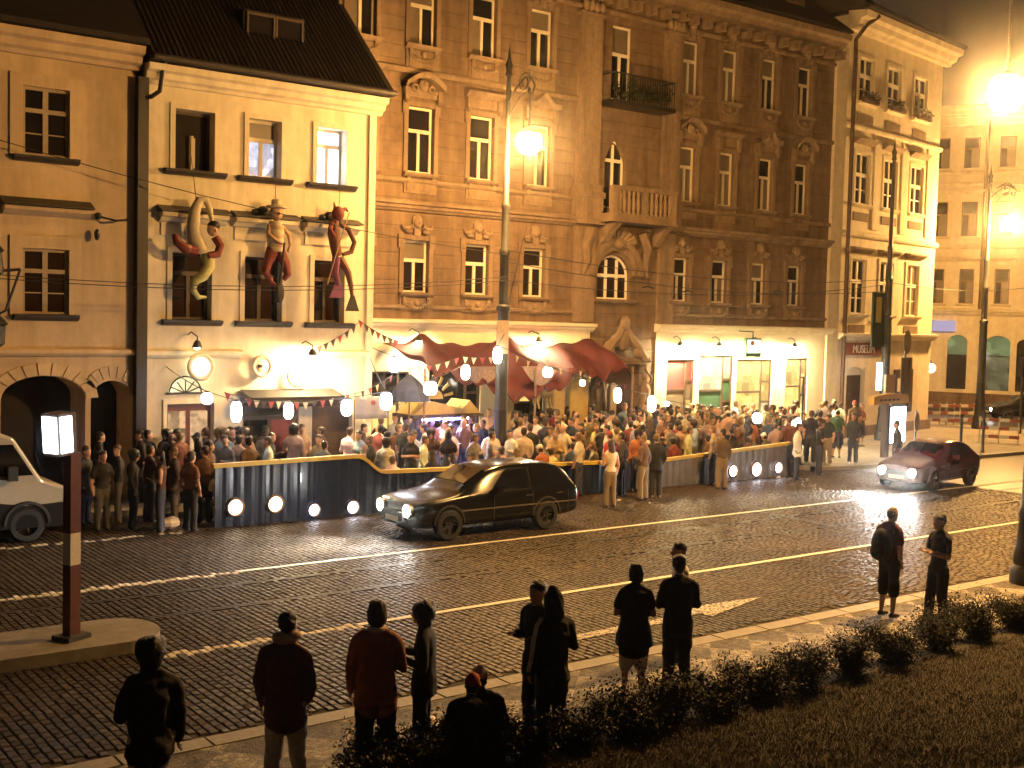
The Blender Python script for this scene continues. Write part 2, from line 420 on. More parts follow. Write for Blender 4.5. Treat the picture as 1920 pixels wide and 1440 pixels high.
shopR = [(30.35,31.80,.5,3.45),(32.05,33.90,.1,3.6),(34.10,36.15,.1,3.45),(36.95,38.33,.5,3.5)]
ops += [(bx(a), bx(b), c, d) for a, b, c, d in shopL+shopR]
ops.append((bx(27.1), bx(28.8), .1, 3.3, .8))                      # portal door
wm = wall_mb(22.7, 16.2, ops, .34, 9)
# rustication: thin horizontal joints are cut as shallow relief in the stucco material
wm.build('wall', [brown, interior], tall)
for i, (a, b, c, d) in enumerate(f1+f2+f3):
    row = i//8; col = i % 8; x0, x1 = bx(a), bx(b); w = x1-x0; h = d-c; xm = (x0+x1)/2
    pn = [None, None, random.choice([None, glasscurt, None])]
    if random.random() < .3: pn[random.choice([0, 1])] = glasscurt
    if row and col in (4, 5): pn = [glasscurt, glasscurt, glasscurt]
    window(tall, x0, x1, c, d, 'T', framepaint, pn, .17, .62 if row == 0 else .64)
    k = (row, col >= 4)
    shared(('sur', k), lambda: f_surround(w, h), 'window_surround', browntrim, tall, (xm, 0, c))
    shared(('sil', k), lambda: f_sill(w), 'window_sill', browntrim, tall, (xm, 0, c))
    if row == 0:
        shared(('mask', 0), lambda: f_mask(w), 'carved_mask', browntrim, tall, (xm, 0, d+.12), True)
        shared(('apr0', k), lambda: f_apron(w, .55), 'apron', browntrim, tall, (xm, 0, c))
    elif row == 1:
        kind = ['wave', 'arch', 'flat', 'wave', 'arch', 'flat', 'wave', 'arch'][col]
        shared(('hood', kind, k), lambda: f_hood(kind, w), 'window_hood', browntrim, tall, (xm, 0, d+.52), True)
        shared(('apr1', k), lambda: f_apron(w, .62, False), 'apron', browntrim, tall, (xm, 0, c))
    else:
        shared(('apr2', k), lambda: f_apron(w, .85), 'apron', browntrim, tall, (xm, 0, c), True)
        shared(('key', 0), lambda: f_mask(w), 'keystone', browntrim, tall, (xm, 0, d+.05), True)
window(tall, bx(26.9), bx(28.42), 5.56, 7.13, 'T', framewhite, None, .17, arch=.72)
window(tall, bx(27.1), bx(28.08), 8.75, 11.12, 'T', framewhite, None, .2, arch=.7, name='balcony_door')
window(tall, bx(27.28), bx(28.22), 12.5, 15.05, 'T', framewhite, [None, None, glasscurt], .17, .62)
for a, b in ((0, bx(26.55)), (bx(30.1), 22.7)):
    cornice(tall, a, b, 8.02, browntrim, .8); string(tall, a, b, 8.88, .16, .12, browntrim)
    string(tall, a, b, 5.02, .14, .1, browntrim); string(tall, a, b, 12.2, .18, .13, browntrim)
cornice(tall, 0, bx(26.7), 4.42, shopcream, .75, 'shop_cornice'); cornice(tall, bx(29.7), 23.0, 4.45, shopcream, .75, 'shop_cornice')
# giant pilasters of the middle bay
for px0, px1 in ((25.75, 26.7), (29.75, 30.5)):
    a, b = bx(px0), bx(px1)
    MB().box(a-.12, b+.12, -.30, 0, 8.3, 9.0).box(a-.18, b+.18, -.36, 0, 9.0, 9.2).box(a-.18, b+.18, -.36, 0, 8.1, 8.3).build('pilaster_pedestal', browntrim, tall, (0,-.002,0))
    MB().box(a, b, -.20, 0, 9.45, 15.1).box(a+.14, b-.14, -.235, -.2, 9.8, 14.8).build('pilaster', browntrim, tall, (0,-.002,0))
    MB().box(a-.08, b+.08, -.28, 0, 9.2, 9.45).build('pilaster_base', browntrim, tall, (0,-.002,0))
    m = MB().box(a-.1, b+.1, -.28, 0, 15.1, 15.2).box(a-.16, b+.16, -.36, 0, 15.65, 15.8)
    for k in range(4): m.ball((a+(b-a)*(k+.5)/4, -.24, 15.42), (.13,.12,.2), 7, 5)
    m.build('pilaster_capital', browntrim, tall, (0,-.002,0), smooth=True)
    MB().box(a, b, -.12, 0, 4.75, 8.02).build('pilaster_base', browntrim, tall, (0,-.002,0))
# eaves
cornice(tall, -.1, 22.8, 15.9, browntrim, 1.7, 'eaves_cornice')
string(tall, 0, 22.7, 15.35, .16, .1, browntrim)
for k in range(33):
    shared('modil', lambda: MB().box(-.11, .11, -.42, -.02, 0, .26).box(-.13, .13, -.46, -.02, .26, .32), 'bracket', browntrim, tall, (.3+.7*k, -.02, 15.58))
roofm = MB().sweepx([(-.75,0),(-.75,.1),(5.0,4.4),(9,4.4),(9,0)], -.1, 22.85).build('roof', rooft, tall, (0,0,16.585))
for xd in (bx(35.2), bx(37.4)):
    MB().box(xd-.55, xd+.55, .5, 3, 16.6, 18.2).prism([(xd-.75, 18.2), (xd+.75, 18.2), (xd, 18.75)], .35, 3).build('dormer', browntrim, tall)
for xd in (bx(28.5), bx(38.9)):
    MB().box(xd-.4, xd+.4, 2.2, 3.2, 16.6, 20.6).box(xd-.5, xd+.5, 2.1, 3.3, 20.6, 20.8).build('chimney', browntrim, tall)
# stone balcony of the second floor
bal = MB().box(bx(26.72), bx(29.7), -.95, 0, 8.28, 8.5).box(bx(26.66), bx(29.76), -1.02, 0, 8.2, 8.28).build('balcony', browntrim, tall)
MB().box(bx(26.7), bx(29.72), -.98, -.74, 9.28, 9.42).box(bx(26.7), bx(26.95), -.95, -.76, 8.5, 9.28).box(bx(29.47), bx(29.72), -.95, -.76, 8.5, 9.28).box(bx(28.1), bx(28.3), -.95, -.76, 8.5, 9.28).build('balcony_rail', browntrim, bal)
def f_bal(): return MB().lathe([(.07,0),(.07,.06),(.045,.1),(.095,.28),(.06,.5),(.045,.62),(.07,.7),(.07,.78)], 8)
for k in range(12):
    x = bx(27.07)+k*(2.36/11.0)
    if abs(x-bx(28.2)) < .14: continue
    shared('baluster', f_bal, 'baluster', browntrim, bal, (x, -.86, 8.5), True)
for x in (bx(26.95), bx(29.4)):
    MB().sweepx([(0,-.75),(-.2,-.7),(-.5,-.3),(-.85,-.05),(-.85,0),(0,0)], x, x+.28).build('balcony_console', browntrim, bal, (0,-.003,8.2))
# iron balcony of the third floor
bal3 = MB().box(bx(26.76), bx(29.66), -.8, 0, 12.2, 12.34).build('iron_balcony', blackiron, tall)
m = MB().tube([(bx(26.8),0,13.25),(bx(26.8),-.74,13.25),(bx(29.62),-.74,13.25),(bx(29.62),0,13.25)], .025, 6)
for k in range(25): m.box(bx(26.8)+2.82*k/24-.012, bx(26.8)+2.82*k/24+.012, -.755, -.731, 12.34, 13.25)
m.build('railing', blackiron, bal3)
m = MB()
for k in range(700):
    x = bx(26.9)+random.random()*2.6; y = -.85+random.random()*.3; z = 12.5+random.random()*.55*(.6+.4*math.sin(x*7)); s = .05+random.random()*.05
    a = Vector((random.uniform(-1,1), random.uniform(-1,1), random.uniform(-1,1))).normalized(); b = a.orthogonal().normalized()
    p = Vector((x, y, z)); m.add([p-a*s, p+b*s*.6, p+a*s, p-b*s*.6], [(0,1,2,3)])
leafdark = mat('leaf_dark', (.035,.05,.018), .6, .4, 9)
m.build('balcony_plants', leafdark, bal3)
# arch over first-floor window and shell relief
m = MB()
for k in range(16):
    q0, q1 = PI*k/16, PI*(k+1)/16
    for R0, R1, d in ((.86, 1.06, .12), (1.06, 1.28, .2)):
        P = [(R*math.cos(q), R*math.sin(q)) for R, q in ((R0, q0), (R1, q0), (R1, q1), (R0, q1))]
        m.add([(bx(27.66)+x, -d, 6.41+z) for x, z in P]+[(bx(27.66)+x, 0, 6.41+z) for x, z in P], [(0,1,2,3),(1,5,6,2),(0,4,5,1),(3,2,6,7),(0,3,7,4)])
m.build('arch_moulding', browntrim, tall, (0,-.003,0))
m = MB()
for k in range(9):
    q = PI*(k+.5)/9; m.tube([(bx(27.66)+.2*math.cos(q), -.1, 7.45+.1*math.sin(q)), (bx(27.66)+.8*math.cos(q), -.22, 7.55+.42*math.sin(q))], [.04,.11], 7)
m.ball((bx(27.66),-.25,7.5), (.2,.14,.18), 9, 6)
for s_ in (-1, 1):
    m.tube([(bx(27.66)+s_*1.2,-.1,7.95),(bx(27.66)+s_*1.45,-.15,7.4),(bx(27.66)+s_*1.35,-.15,6.9),(bx(27.66)+s_*1.5,-.1,6.4)], [.2,.17,.13,.06], 8)
m.build('shell_relief', browntrim, tall, smooth=True)
m = MB().sweepx([(0,-.14),(-.10,-.12),(-.18,-.06),(-.20,0),(0,.02)], bx(26.7), bx(28.62)).build('window_sill', browntrim, tall, (0,0,5.56))
# portal with carved figures
m = MB()
m.box(bx(26.75), bx(27.1), -.25, 0, 0, 3.3).box(bx(28.8), bx(29.15), -.25, 0, 0, 3.3).box(bx(26.65), bx(29.25), -.34, 0, 3.3, 3.52)
m.build('portal_frame', brown, tall, (0,-.004,0))
m = MB()
for s_, xc in ((-1, bx(26.95)), (1, bx(28.95))):
    m.tube([(xc,-.32,1.4),(xc,-.38,1.9),(xc+s_*.05,-.36,2.4),(xc,-.36,2.72)], [.2,.17,.2,.07], 9); m.ball((xc,-.38,2.86), (.1,.11,.13), 9, 7)
    m.tube([(xc+s_*.2,-.35,2.5),(xc+s_*.3,-.42,2.8),(xc,-.4,3.15)], [.06,.05,.05], 7)
    m.tube([(xc,-.3,3.5),(xc-s_*.35,-.3,3.95),(xc-s_*.75,-.3,4.3),(bx(27.95),-.3,4.75)], [.22,.2,.17,.1], 8)
    m.ball((xc-s_*.3,-.35,3.75), (.25,.15,.25), 8, 6)
m.ball((bx(27.95),-.3,4.15), (.35,.18,.4), 10, 8); m.ball((bx(27.95),-.36,4.75), (.2,.15,.25), 9, 7)
m.build('portal_carving', browntrim, tall, smooth=True)
dr = MB().box(bx(27.1), bx(28.8), .12, .2, .1, 3.3).build('portal_door', darkwood, tall)
MB().box(bx(27.93), bx(27.97), .08, .12, .1, 2.4).box(bx(27.2), bx(27.85), .09, .12, .3, 1.1).box(bx(28.05), bx(28.7), .09, .12, .3, 1.1).box(bx(27.2), bx(27.85), .09, .12, 1.3, 2.3).box(bx(28.05), bx(28.7), .09, .12, 1.3, 2.3).build('door_panels', darkwood, dr)
# lesene at the right end
MB().box(bx(39.36), bx(40.06), -.14, 2, 0, 16.2).build('corner_pilaster', palestone, tall)
# shop front render
ms = MB()
def shopfront(x0, x1, ol, z1):
    xs = sorted({x0, x1} | {v for o in ol for v in o[:2]}); zs = sorted({0.0, z1} | {v for o in ol for v in o[2:4]})
    for i in range(len(xs)-1):
        for j in range(len(zs)-1):
            cx, cz = (xs[i]+xs[i+1])/2, (zs[j]+zs[j+1])/2
            if any(o[0] < cx < o[1] and o[2] < cz < o[3] for o in ol): continue
            ms.add([(bx(xs[i]),-.06,zs[j]),(bx(xs[i+1]),-.06,zs[j]),(bx(xs[i+1]),-.06,zs[j+1]),(bx(xs[i]),-.06,zs[j+1])], [(0,1,2,3)])
    for o in ol:
        for x in o[:2]: ms.add([(bx(x),-.06,o[2]),(bx(x),.02,o[2]),(bx(x),.02,o[3]),(bx(x),-.06,o[3])], [(0,1,2,3)])
        ms.add([(bx(o[0]),-.06,o[3]),(bx(o[1]),-.06,o[3]),(bx(o[1]),.02,o[3]),(bx(o[0]),.02,o[3])], [(0,1,2,3)])
shopfront(16.66, 26.6, shopL, 4.42); ms.build('shop_render', shopcream, tall); ms = MB(); shopfront(29.75, 39.3, shopR, 4.45); ms.build('shop_render', shopcream, tall)

shopglow = lit_panel('lit_shop_interior', (1.0, .66, .18), .55); shopglow2 = lit_panel('lit_shop_interior_pale', (1.0, .80, .42), .6); redposter = mat('red_poster', (.22,.04,.04), .6)
greenpane = mat('green_door_glass', (.05,.12,.07), .3)
for i, (a, b, c, d) in enumerate(shopR):
    pn = [[glasscurt, redposter, shopglow2, shopglow], [greenpane, shopglow2, shopglow2, glass], [shopglow, shopglow, shopglow2, shopglow2], [shopglow, shopglow, shopglow2, shopglow]][i]
    window(tall, bx(a), bx(b), c, d, 'shop', darkwood, pn, .05, .62, name='shop_window')
for i, (a, b, c, d) in enumerate(shopL):
    window(tall, bx(a), bx(b), c, d, 'shop', darkwood, [[shopglow, glass, glass, shopglow2], [glass, glass, shopglow2, glass], [glass, shopglow, glass, glass]][i], .05, .62, name='shop_window')

# ---- left cream house with three window bays
B2Y = 28.6
HX0 = W(268, 400, B2Y).x; HX1 = W(703, 400, B2Y).x
house = thing('town_house', 'two storey cream house with dark roof and puppets hanging on its front', 'building', (HX0, B2Y, 0))
hw_ = HX1-HX0
def hx(px, py=400): return W(px, py, B2Y).x-HX0
U = [(hx(328,260), hx(402,260)), (hx(466,280), hx(527,280)), (hx(594,296), hx(649,296))]
L = [(hx(322,550), hx(396,550)), (hx(458,540), hx(528,540)), (hx(588,540), hx(645,540))]
opsh = [(a, b, 8.3, 9.8) for a, b in U]+[(a, b, 4.56, 6.25) for a, b in L]
dA = (hx(312,790), hx(400,790), .05, 2.45); dB = (hx(455,790), hx(560,790), .9, 2.5); dC = (hx(585,790), hx(660,790), .05, 2.5)
opsh += [dA, dB, dC]
wall_mb(hw_, 10.9, opsh, .42, 8).build('wall', [cream, interior], house)
litwin = emitter('lit_window_white', (.85, .88, 1.0), 2.2); litwin2 = lit_panel('lit_window_room', (.66, .66, .80), .55, 3.0, .15)
for i, (a, b) in enumerate(U):
    w = b-a
    if i == 0:   # open casements, dark room
        window(house, a, b, 8.3, 9.8, 'plain', darkwood, [interior], .36)
        MB().box(a+.5, a+.56, .2, .36, 8.35, 9.2).box(a+.56, a+.62, .25, .26, 8.4, 9.15, 0).build('open_casement', framepaint, house)
    elif i == 1:
        window(house, a, b, 8.3, 9.8, 'T', framepaint, [litwin2, litwin2, glasscurt], .3, .66)
    else:
        window(house, a, b, 8.3, 9.8, 'T', framepaint, [litwin], .34, .7)
    m = f_surround(w, 1.5, .13, .04, False); m.build('window_surround', cream, house, ((a+b)/2, 0, 8.3))
    f_sill(w+.25, False).build('window_sill', zinc, house, ((a+b)/2, 0, 8.3))
for i, (a, b) in enumerate(L):
    w = b-a
    window(house, a, b, 4.56, 6.25, 'T', darkwood, None, .3, .7)
    f_surround(w, 1.69, .13, .04, False).build('window_surround', cream, house, ((a+b)/2, 0, 4.56))
    f_sill(w+.2, False).build('window_sill', zinc, house, ((a+b)/2, 0, 4.56))
    m = MB().sweepx([(0,0),(-.1,.02),(-.18,.1),(-.3,.14),(-.3,.24),(0,.26)], -w/2-.35, w/2+.35).box(-w/2-.3, w/2+.3, -.05, 0, -.32, 0)
    m.build('window_hood', cream, house, ((a+b)/2, 0, 6.98)); 
    MB().sweepx([(0,0),(-.34,0),(-.34,.03),(0,.16)], -w/2-.4, w/2+.4).build('hood_flashing', zinc, house, ((a+b)/2, 0, 7.241))
    if i: MB().ball((0,-.2,.05), (.2,.1,.13), 9, 6).ball((.22,-.18,.02), (.12,.08,.08), 8, 5).ball((-.22,-.18,.02), (.12,.08,.08), 8, 5).build('hood_ornament', zinc, house, ((a+b)/2-.1, 0, 7.38))
string(house, 0, hx(455), 3.62, .2, .16, cream, 'string_course'); string(house, hx(600), hw_-.15, 3.62, .2, .16, cream, 'string_course')
cornice(house, -.05, hw_+.08, 10.3, cream, 1.2, 'eaves_cornice')
# roof: right verge runs back from the eaves corner
RZ = 10.78
MB().sweepx([(-.62,0),(-.62,.12),(4.6,5.2),(8.3,1.2),(8.3,0)], -.05, hw_+.2).build('roof', rooft, house, (0,0,RZ))
m = MB()
for k in range(46):
    x = k*hw_/45; m.tube([(x,-.6,RZ+.15),(x,4.5,RZ+5.14)], .035, 5)
m.build('roof_tile_rolls', rooft, house)
gx0, gx1 = hx(452,80), hx(560,80)
dm = MB().box(2.85, 4.6, .2, 1.5, RZ+.95, RZ+1.95).build('roof_dormer', rooft, house, (.0,.45,.0))
for k in range(2):
    MB().box(2.97+.82*k, 3.67+.82*k, .16, .2, RZ+1.12, RZ+1.82).build('dormer_window', glass, dm)
    MB().box(2.92+.82*k, 2.97+.82*k, .12, .2, RZ+1.06, RZ+1.88).box(3.67+.82*k, 3.72+.82*k, .12, .2, RZ+1.06, RZ+1.88).box(2.97+.82*k, 3.67+.82*k, .12, .2, RZ+1.06, RZ+1.12).box(2.97+.82*k, 3.67+.82*k, .12, .2, RZ+1.82, RZ+1.88).build('dormer_frame', darkwood, dm)
# big dark downpipe between the houses with swan neck
pipe = MB().box(-.2, .06, -.26, .0, 0, 10.4).build('downpipe', blackiron, house, (-.02,-.004,0))
MB().tube([(-.1,-.14,9.9),(.1,-.3,9.95),(.28,-.38,10.1),(.32,-.42,10.5),(.36,-.5,10.9)], .06, 8).build('swan_neck', blackiron, pipe)
gut = MB().tube([(0,-.68,10.86),(hw_+.2,-.68,10.86)], .075, 8).build('gutter', zinc, house)
# doors
dd = MB().box(dA[0], dA[1], .18, .24, .05, 2.45).build('door', mat('red_brown_door', (.16,.05,.03), .5, .2), house)
MB().box(dA[0]+.1, dA[0]+.55, .15, .18, 1.2, 2.25).box(dA[1]-.55, dA[1]-.1, .15, .18, 1.2, 2.25).build('door_glass', lit_panel('door_light', (1.0,.6,.3), .28, 4.0, .05), dd)
MB().box(dA[0]-.1, dA[0], -.05, .05, 0, 2.45).box(dA[1], dA[1]+.1, -.05, .05, 0, 2.45).box(dA[0]-.1, dA[1]+.1, -.05, .05, 2.45, 2.57).build('door_surround', palestone, house)
fx = (dA[0]+dA[1])/2-.15
m = MB()
for k in range(1, 6): m.tube([(fx,-.05,2.72),(fx+.45*math.cos(PI*k/6),-.05,2.72+.33*math.sin(PI*k/6))], .018, 5)
m.tube([(fx-.5,-.05,2.72),(fx+.5,-.05,2.72)], .025, 6); m.torus((fx,-.05,2.72), .42, .02, 'y', 14, 5, 0, 0, PI)
fan = m.build('fanlight', blackiron, house)
MB().prism([(fx+.44*math.cos(PI*k/12), 2.72+.40*math.sin(PI*k/12)) for k in range(13)], -.03, -.012).build('fanlight_glass', shopglow2, fan)
window(house, dB[0], dB[1], dB[2], dB[3], 'T', darkwood, [glass, redposter, glass], .15, .7)
MB().box(dC[0], dC[1], .18, .24, .05, 2.5).build('door', darkwood, house)
aw = MB().add([(hx(448,735),-.02,2.78),(hx(622,735),-.02,2.78),(hx(622,735),-.75,2.62),(hx(448,735),-.75,2.62),(hx(448,735),-.75,2.36),(hx(622,735),-.75,2.36)], [(0,1,2,3),(3,2,5,4)])
aw.build('awning', mat('dark_awning', (.022,.016,.013), .8, .2), house)
MB().box(hx(700,600)-.25, hx(700,600)-.05, -.06, 0, 0, 10.3).build('corner_quoin', cream, house, (0,-.002,0))

# ---- far left house with arches
B1X0, B1X1 = 2.0, HX0-.22
left = thing('town_house', 'cream corner house with two dark arches at street level', 'building', (B1X0, B2Y, 0))
def lx(px, py=400): return W(px, py, B2Y).x-B1X0
lw = B1X1-B1X0
la, lb = lx(42,230), lx(130,230); ra, rb = lx(10,760), lx(160,760); sa, sb = lx(170,760), lx(246,760)
ops1 = [(la, lb, 8.28, 9.87), (la, lb, 4.62, 6.16), (la-2.6, lb-2.6, 8.28, 9.87), (la-2.6, lb-2.6, 4.62, 6.16), (ra-.1, rb, .0, 3.19, .55), (sa, sb+.05, .0, 3.06, .5), (ra-2.3, ra-.45, .0, 3.19, .55)]
wall_mb(lw, 11.1, ops1, 1.2, 8).build('wall', [cream2, interior], left)
for x0, x1 in ((la, lb), (la-2.6, lb-2.6)):
    for z0, z1 in ((8.28, 9.87), (4.62, 6.16)):
        window(left, x0, x1, z0, z1, 'six', mat('tan_paint', (.40,.32,.2), .6), None, .1, .66)
        f_surround(x1-x0, z1-z0, .28, .05, False).build('window_surround', cream2, left, ((x0+x1)/2, 0, z0))
        f_sill(x1-x0+.1, False).build('window_sill', zinc, left, ((x0+x1)/2, 0, z0))
    MB().sweepx([(0,0),(-.16,.06),(-.3,.12),(-.3,.2),(0,.22)], x0-.45, x1+.45).build('window_hood', cream2, left, (0,0,6.9))
    MB().sweepx([(0,0),(-.36,0),(-.36,.03),(0,.2)], x0-.5, x1+.5).build('hood_flashing', blackiron, left, (0,0,7.121))
string(left, 0, lw, 3.66, .18, .15, cream2)
MB().box(sb+.05-.0, lw, -.05, 0, 3.85, 10.4).build('corner_lesene', cream2, left, (0,-.002,0))
m = MB()
for cx_, wd, zc in (((ra-.1+rb)/2, (rb-ra+.1)/2, 2.64), ((sa+sb+.05)/2, (sb+.05-sa)/2, 2.56)):
    for k in range(11):
        q = PI*(k+.5)/11; r0, r1 = 1.0, 1.0
        if q > 2.5 and zc < 2.6: continue
        m.add([(cx_+(wd+o_)*math.cos(q+s_*.125), -.035, zc+(.55+o_)*math.sin(q+s_*.125)) for o_, s_ in ((.02,-1),(.3,-1),(.3,1),(.02,1))]+[(cx_+(wd+o_)*math.cos(q+s_*.125), 0, zc+(.55+o_)*math.sin(q+s_*.125)) for o_, s_ in ((.02,-1),(.3,-1),(.3,1),(.02,1))], [(0,1,2,3),(0,4,5,1),(1,5,6,2),(2,6,7,3),(3,7,4,0)])
m.build('arch_moulding', cream2, left, (0,-.002,0))
cornice(left, 0, lw+.05, 10.55, cream2, 1.4, 'eaves_cornice')
MB().sweepx([(-.75,0),(-.75,.12),(4.6,5.0),(8.3,1.2),(8.3,0)], 0, lw+.1).build('roof', rooft, left, (0,0,11.1))
slx = lx(78, 5)
sk = MB().box(-.32, .32, -.30, .3, 0, .14).build('skylight', darkwood, left, (slx+.35, 1.02, 12.95), (math.radians(42), 0, 0))
MB().box(-.24, .24, -.22, .22, .142, .15).build('skylight_glass', emitter('lit_skylight', (1,.72,.35), .8), sk)
MB().tube([(lw-.9,-.1,7.0),(lw-.55,-.35,6.9),(lw-.2,-.4,6.95)], .025, 6).ball((lw-.9,-.12,7.0), .09, 8, 6).ball((lw-.95,-.2,6.55), (.07,.07,.14), 8, 6).build('wire_hook', blackiron, left)

# ---- slim bright house with sign
B4O, B4A = (40.1, 31.0, 0), math.radians(8.8)
mus = thing('town_house', 'narrow pale house with painted sign over its arched door', 'building', B4O, B4A)
ox = [1.10, 3.60, 6.15]
ops4 = [(x, x+1.2, 5.36, 7.68) for x in ox]+[(x-.05, x+1.2, 10.0, 12.14) for x in ox]+[(x, x+1.2, 14.25, 16.1) for x in ox]+[(.95, 2.55, .02, 3.1, .35)]
wall_mb(8.95, 17.6, ops4, .3, 8).build('wall', [palestone, interior], mus)
for i, x in enumerate(ox):
    window(mus, x, x+1.2, 5.36, 7.68, 'quad', framewhite, [glasscurt if i == 2 else None], .1, .6)
    window(mus, x-.05, x+1.2, 10.0, 12.14, 'quad', framewhite, None, .1, .58)
    window(mus, x, x+1.2, 14.25, 16.1, 'quad', framewhite, None, .1, .6)
    for z, h in ((5.36, 2.32), (10.0, 2.14), (14.25, 1.85)):
        shared(('m_sur', h), lambda: f_surround(1.24, h, .14, .05, False), 'window_surround', palestone, mus, (x+.6, 0, z))
        shared(('m_sil', 0), lambda: f_sill(1.3, False), 'window_sill', palestone, mus, (x+.6, 0, z))
    for z in (4.55, 9.3, 13.4):
        shared('m_apr', lambda: MB().box(-.68, .68, -.04, 0, 0, .36), 'recessed_panel', brown, mus, (x+.6, 0, z))
    for z in (7.95, 12.5):
        shared('m_hood', lambda: MB().sweepx([(0,0),(-.1,.02),(-.28,.14),(-.3,.22),(0,.26)], -.85, .85), 'window_hood', browntrim, mus, (x+.6, 0, z))
for x in (2.62, 5.2, 7.7):
    MB().box(x, x+.62, -.07, 0, 9.0, 13.1).build('pilaster', palestone, mus, (0,-.002,0))
cornice(mus, 0, 9.05, 4.25, palestone, .8, 'shop_cornice'); string(mus, 0, 9.0, 8.6, .25, .15, palestone); string(mus, 0, 9.0, 13.05, .22, .14, palestone)
cornice(mus, 0, 9.25, 17.0, palestone, 1.9, 'eaves_cornice')
MB().sweepx([(-.95,0),(-.95,.1),(5,3.6),(8,3.6),(8,0)], 0, 9.35).build('roof', rooft, mus, (0,0,17.77))
MB().tube([(.25,-.25,.0),(.25,-.25,16.6),(.6,-.5,17.2),(1.0,-.85,17.6)], .09, 8).build('downpipe', mat('copper_pipe', (.06,.03,.02), .5, .2), mus)
mdo = MB().box(.95, 2.55, .15, .22, .02, 2.75).build('door', darkwood, mus)
MB().prism([(1.75+.8*math.cos(PI*k/14), 2.75+.35*math.sin(PI*k/14)) for k in range(15)], .15, .2).build('door_lunette', palestone, mus)
MB().box(.78, .95, -.06, .02, 0, 3.1).box(2.55, 2.72, -.06, .02, 0, 3.1).build('door_surround', palestone, mus)
sgn = MB().box(.75, 3.95, -.05, 0, 3.62, 4.14).build('sign_board', mat('sign_red', (.28,.09,.05), .6, .15), mus, (0,-.002,0))
fc = bpy.data.curves.new('sign_text', 'FONT'); fc.body = 'MUSEUM'; fc.size = .5; fc.extrude = .01; fc.align_x = 'CENTER'
fo = bpy.data.objects.new('tmp', fc); C.objects.link(fo); dg = bpy.context.evaluated_depsgraph_get()
fme = bpy.data.meshes.new_from_object(fo.evaluated_get(dg)); bpy.data.objects.remove(fo)
fme.materials.clear(); fme.materials.append(framewhite)
link('sign_lettering', fme, sgn, (2.35, -.065, 3.71), (PI/2, 0, 0))
nb = MB().box(5.3, 7.1, -.08, 0, 1.0, 2.95).build('notice_case', darkwood, mus, (0,-.002,0))
for x in (5.55, 6.4): MB().box(x, x+.42, -.095, -.08, 1.95, 2.55).build('notice_sheet', framewhite, nb)
MB().box(0, 9.0, -.12, 0, 0, .55).build('plinth', browntrim, mus, (0,-.003,0))

# ---- pale corner building far right
d_ = ray(1750, 600); o5 = CAMP+d_*(72/d_.dot(_f)); B5O = (o5.x, o5.y, 0); B5A = math.radians(-63.2)
corner = thing('corner_building', 'pale four storey corner building with green lit arches beyond the barriers', 'building', B5O, B5A)
def c5(px, py): return PL(px, py, B5O, B5A)
ops5 = []; cols5 = [c5(1767,290)[0], c5(1823,290)[0], c5(1890,290)[0], c5(1962,290)[0]]
XO = -6.0
for cx_ in cols5:
    ops5 += [(cx_-.44-XO, cx_+.44-XO, 14.55, 16.4), (cx_-.46-XO, cx_+.46-XO, 10.45, 12.55), (cx_-.42-XO, cx_+.42-XO, 6.4, 8.5)]
sa5, sb5 = c5(1845,680)[0]-XO, c5(1893,680)[0]-XO; sa6, sb6 = c5(1775,680)[0]-XO, c5(1812,680)[0]-XO; sa7 = c5(1905,680)[0]-XO
ops5 += [(sa5, sb5, 1.2, 4.5, .45), (sa6, sb6, 1.2, 4.5, .45), (sa7, sa7+1.6, 1.2, 4.4, .4)]
wall_mb(16, 18.3, ops5, .3, 8).build('wall', [palestone, interior], corner, (XO,0,0))
for cx_ in cols5:
    for hw5, z0, z1 in ((.44, 14.55, 16.4), (.46, 10.45, 12.55), (.42, 6.4, 8.5)):
        window(corner, cx_-hw5, cx_+hw5, z0, z1, 'T', mat('brown_paint', (.16,.1,.06), .6), [None, glasscurt, None], .12, .64)
        f_sill(hw5*2, False).build('window_sill', palestone, corner, (cx_, 0, z0))
    MB().sweepx([(0,0),(-.1,.02),(-.28,.14),(-.3,.22),(0,.26)], cx_-.85, cx_+.85).build('window_hood', palestone, corner, (0,0,13.0))
    MB().sweepx([(0,0),(-.1,.02),(-.28,.14),(-.3,.22),(0,.26)], cx_-.8, cx_+.8).build('window_hood', palestone, corner, (0,0,8.95))
string(corner, XO, XO+16, 14.2, .2, .14, palestone); string(corner, XO, XO+16, 13.5, .2, .14, palestone); string(corner, XO, XO+16, 9.7, .25, .18, palestone)
cornice(corner, XO, XO+16, 5.7, palestone, 1.0); cornice(corner, XO, XO+16, 17.6, palestone, 1.7, 'eaves_cornice'); string(corner, XO, XO+16, 17.0, .15, .1, palestone)
greenglow = lit_panel('green_lit_glass', (.38, .52, .22), .17, 1.2, .4); duskglow = lit_panel('dim_lit_glass', (.5, .48, .25), .09, 1.5, .2)
for i, (a, b) in enumerate(((sa5, sb5), (sa6, sb6), (sa7, sa7+1.6))):
    MB().prism([(a+XO, 3.3), (b+XO, 3.3), (b+XO, 4.05)]+[((a+b)/2+XO+(b-a)/2*math.cos(PI*k/10), 4.05+.43*math.sin(PI*k/10)) for k in range(1, 10)]+[(a+XO, 4.05)], .15, .2).build('arch_window', greenglow if i < 2 else interior, corner)
    MB().box(a+XO, b+XO, .15, .2, 1.2, 3.25).build('shop_window', duskglow if i == 0 else interior, corner)
MB().tube([(c5(1851,300)[0], -.15, 5.9), (c5(1851,300)[0], -.15, 17.3)], .12, 8).build('downpipe', browntrim, corner)
gq = c5(1886,350)[0]; m = MB().torus((gq,-.1,12.95), .55, .08, 'y', 14, 6, 0, 0, PI).ball((gq,-.1,13.1), (.3,.1,.25), 8, 6); m.build('carved_crest', browntrim, corner)
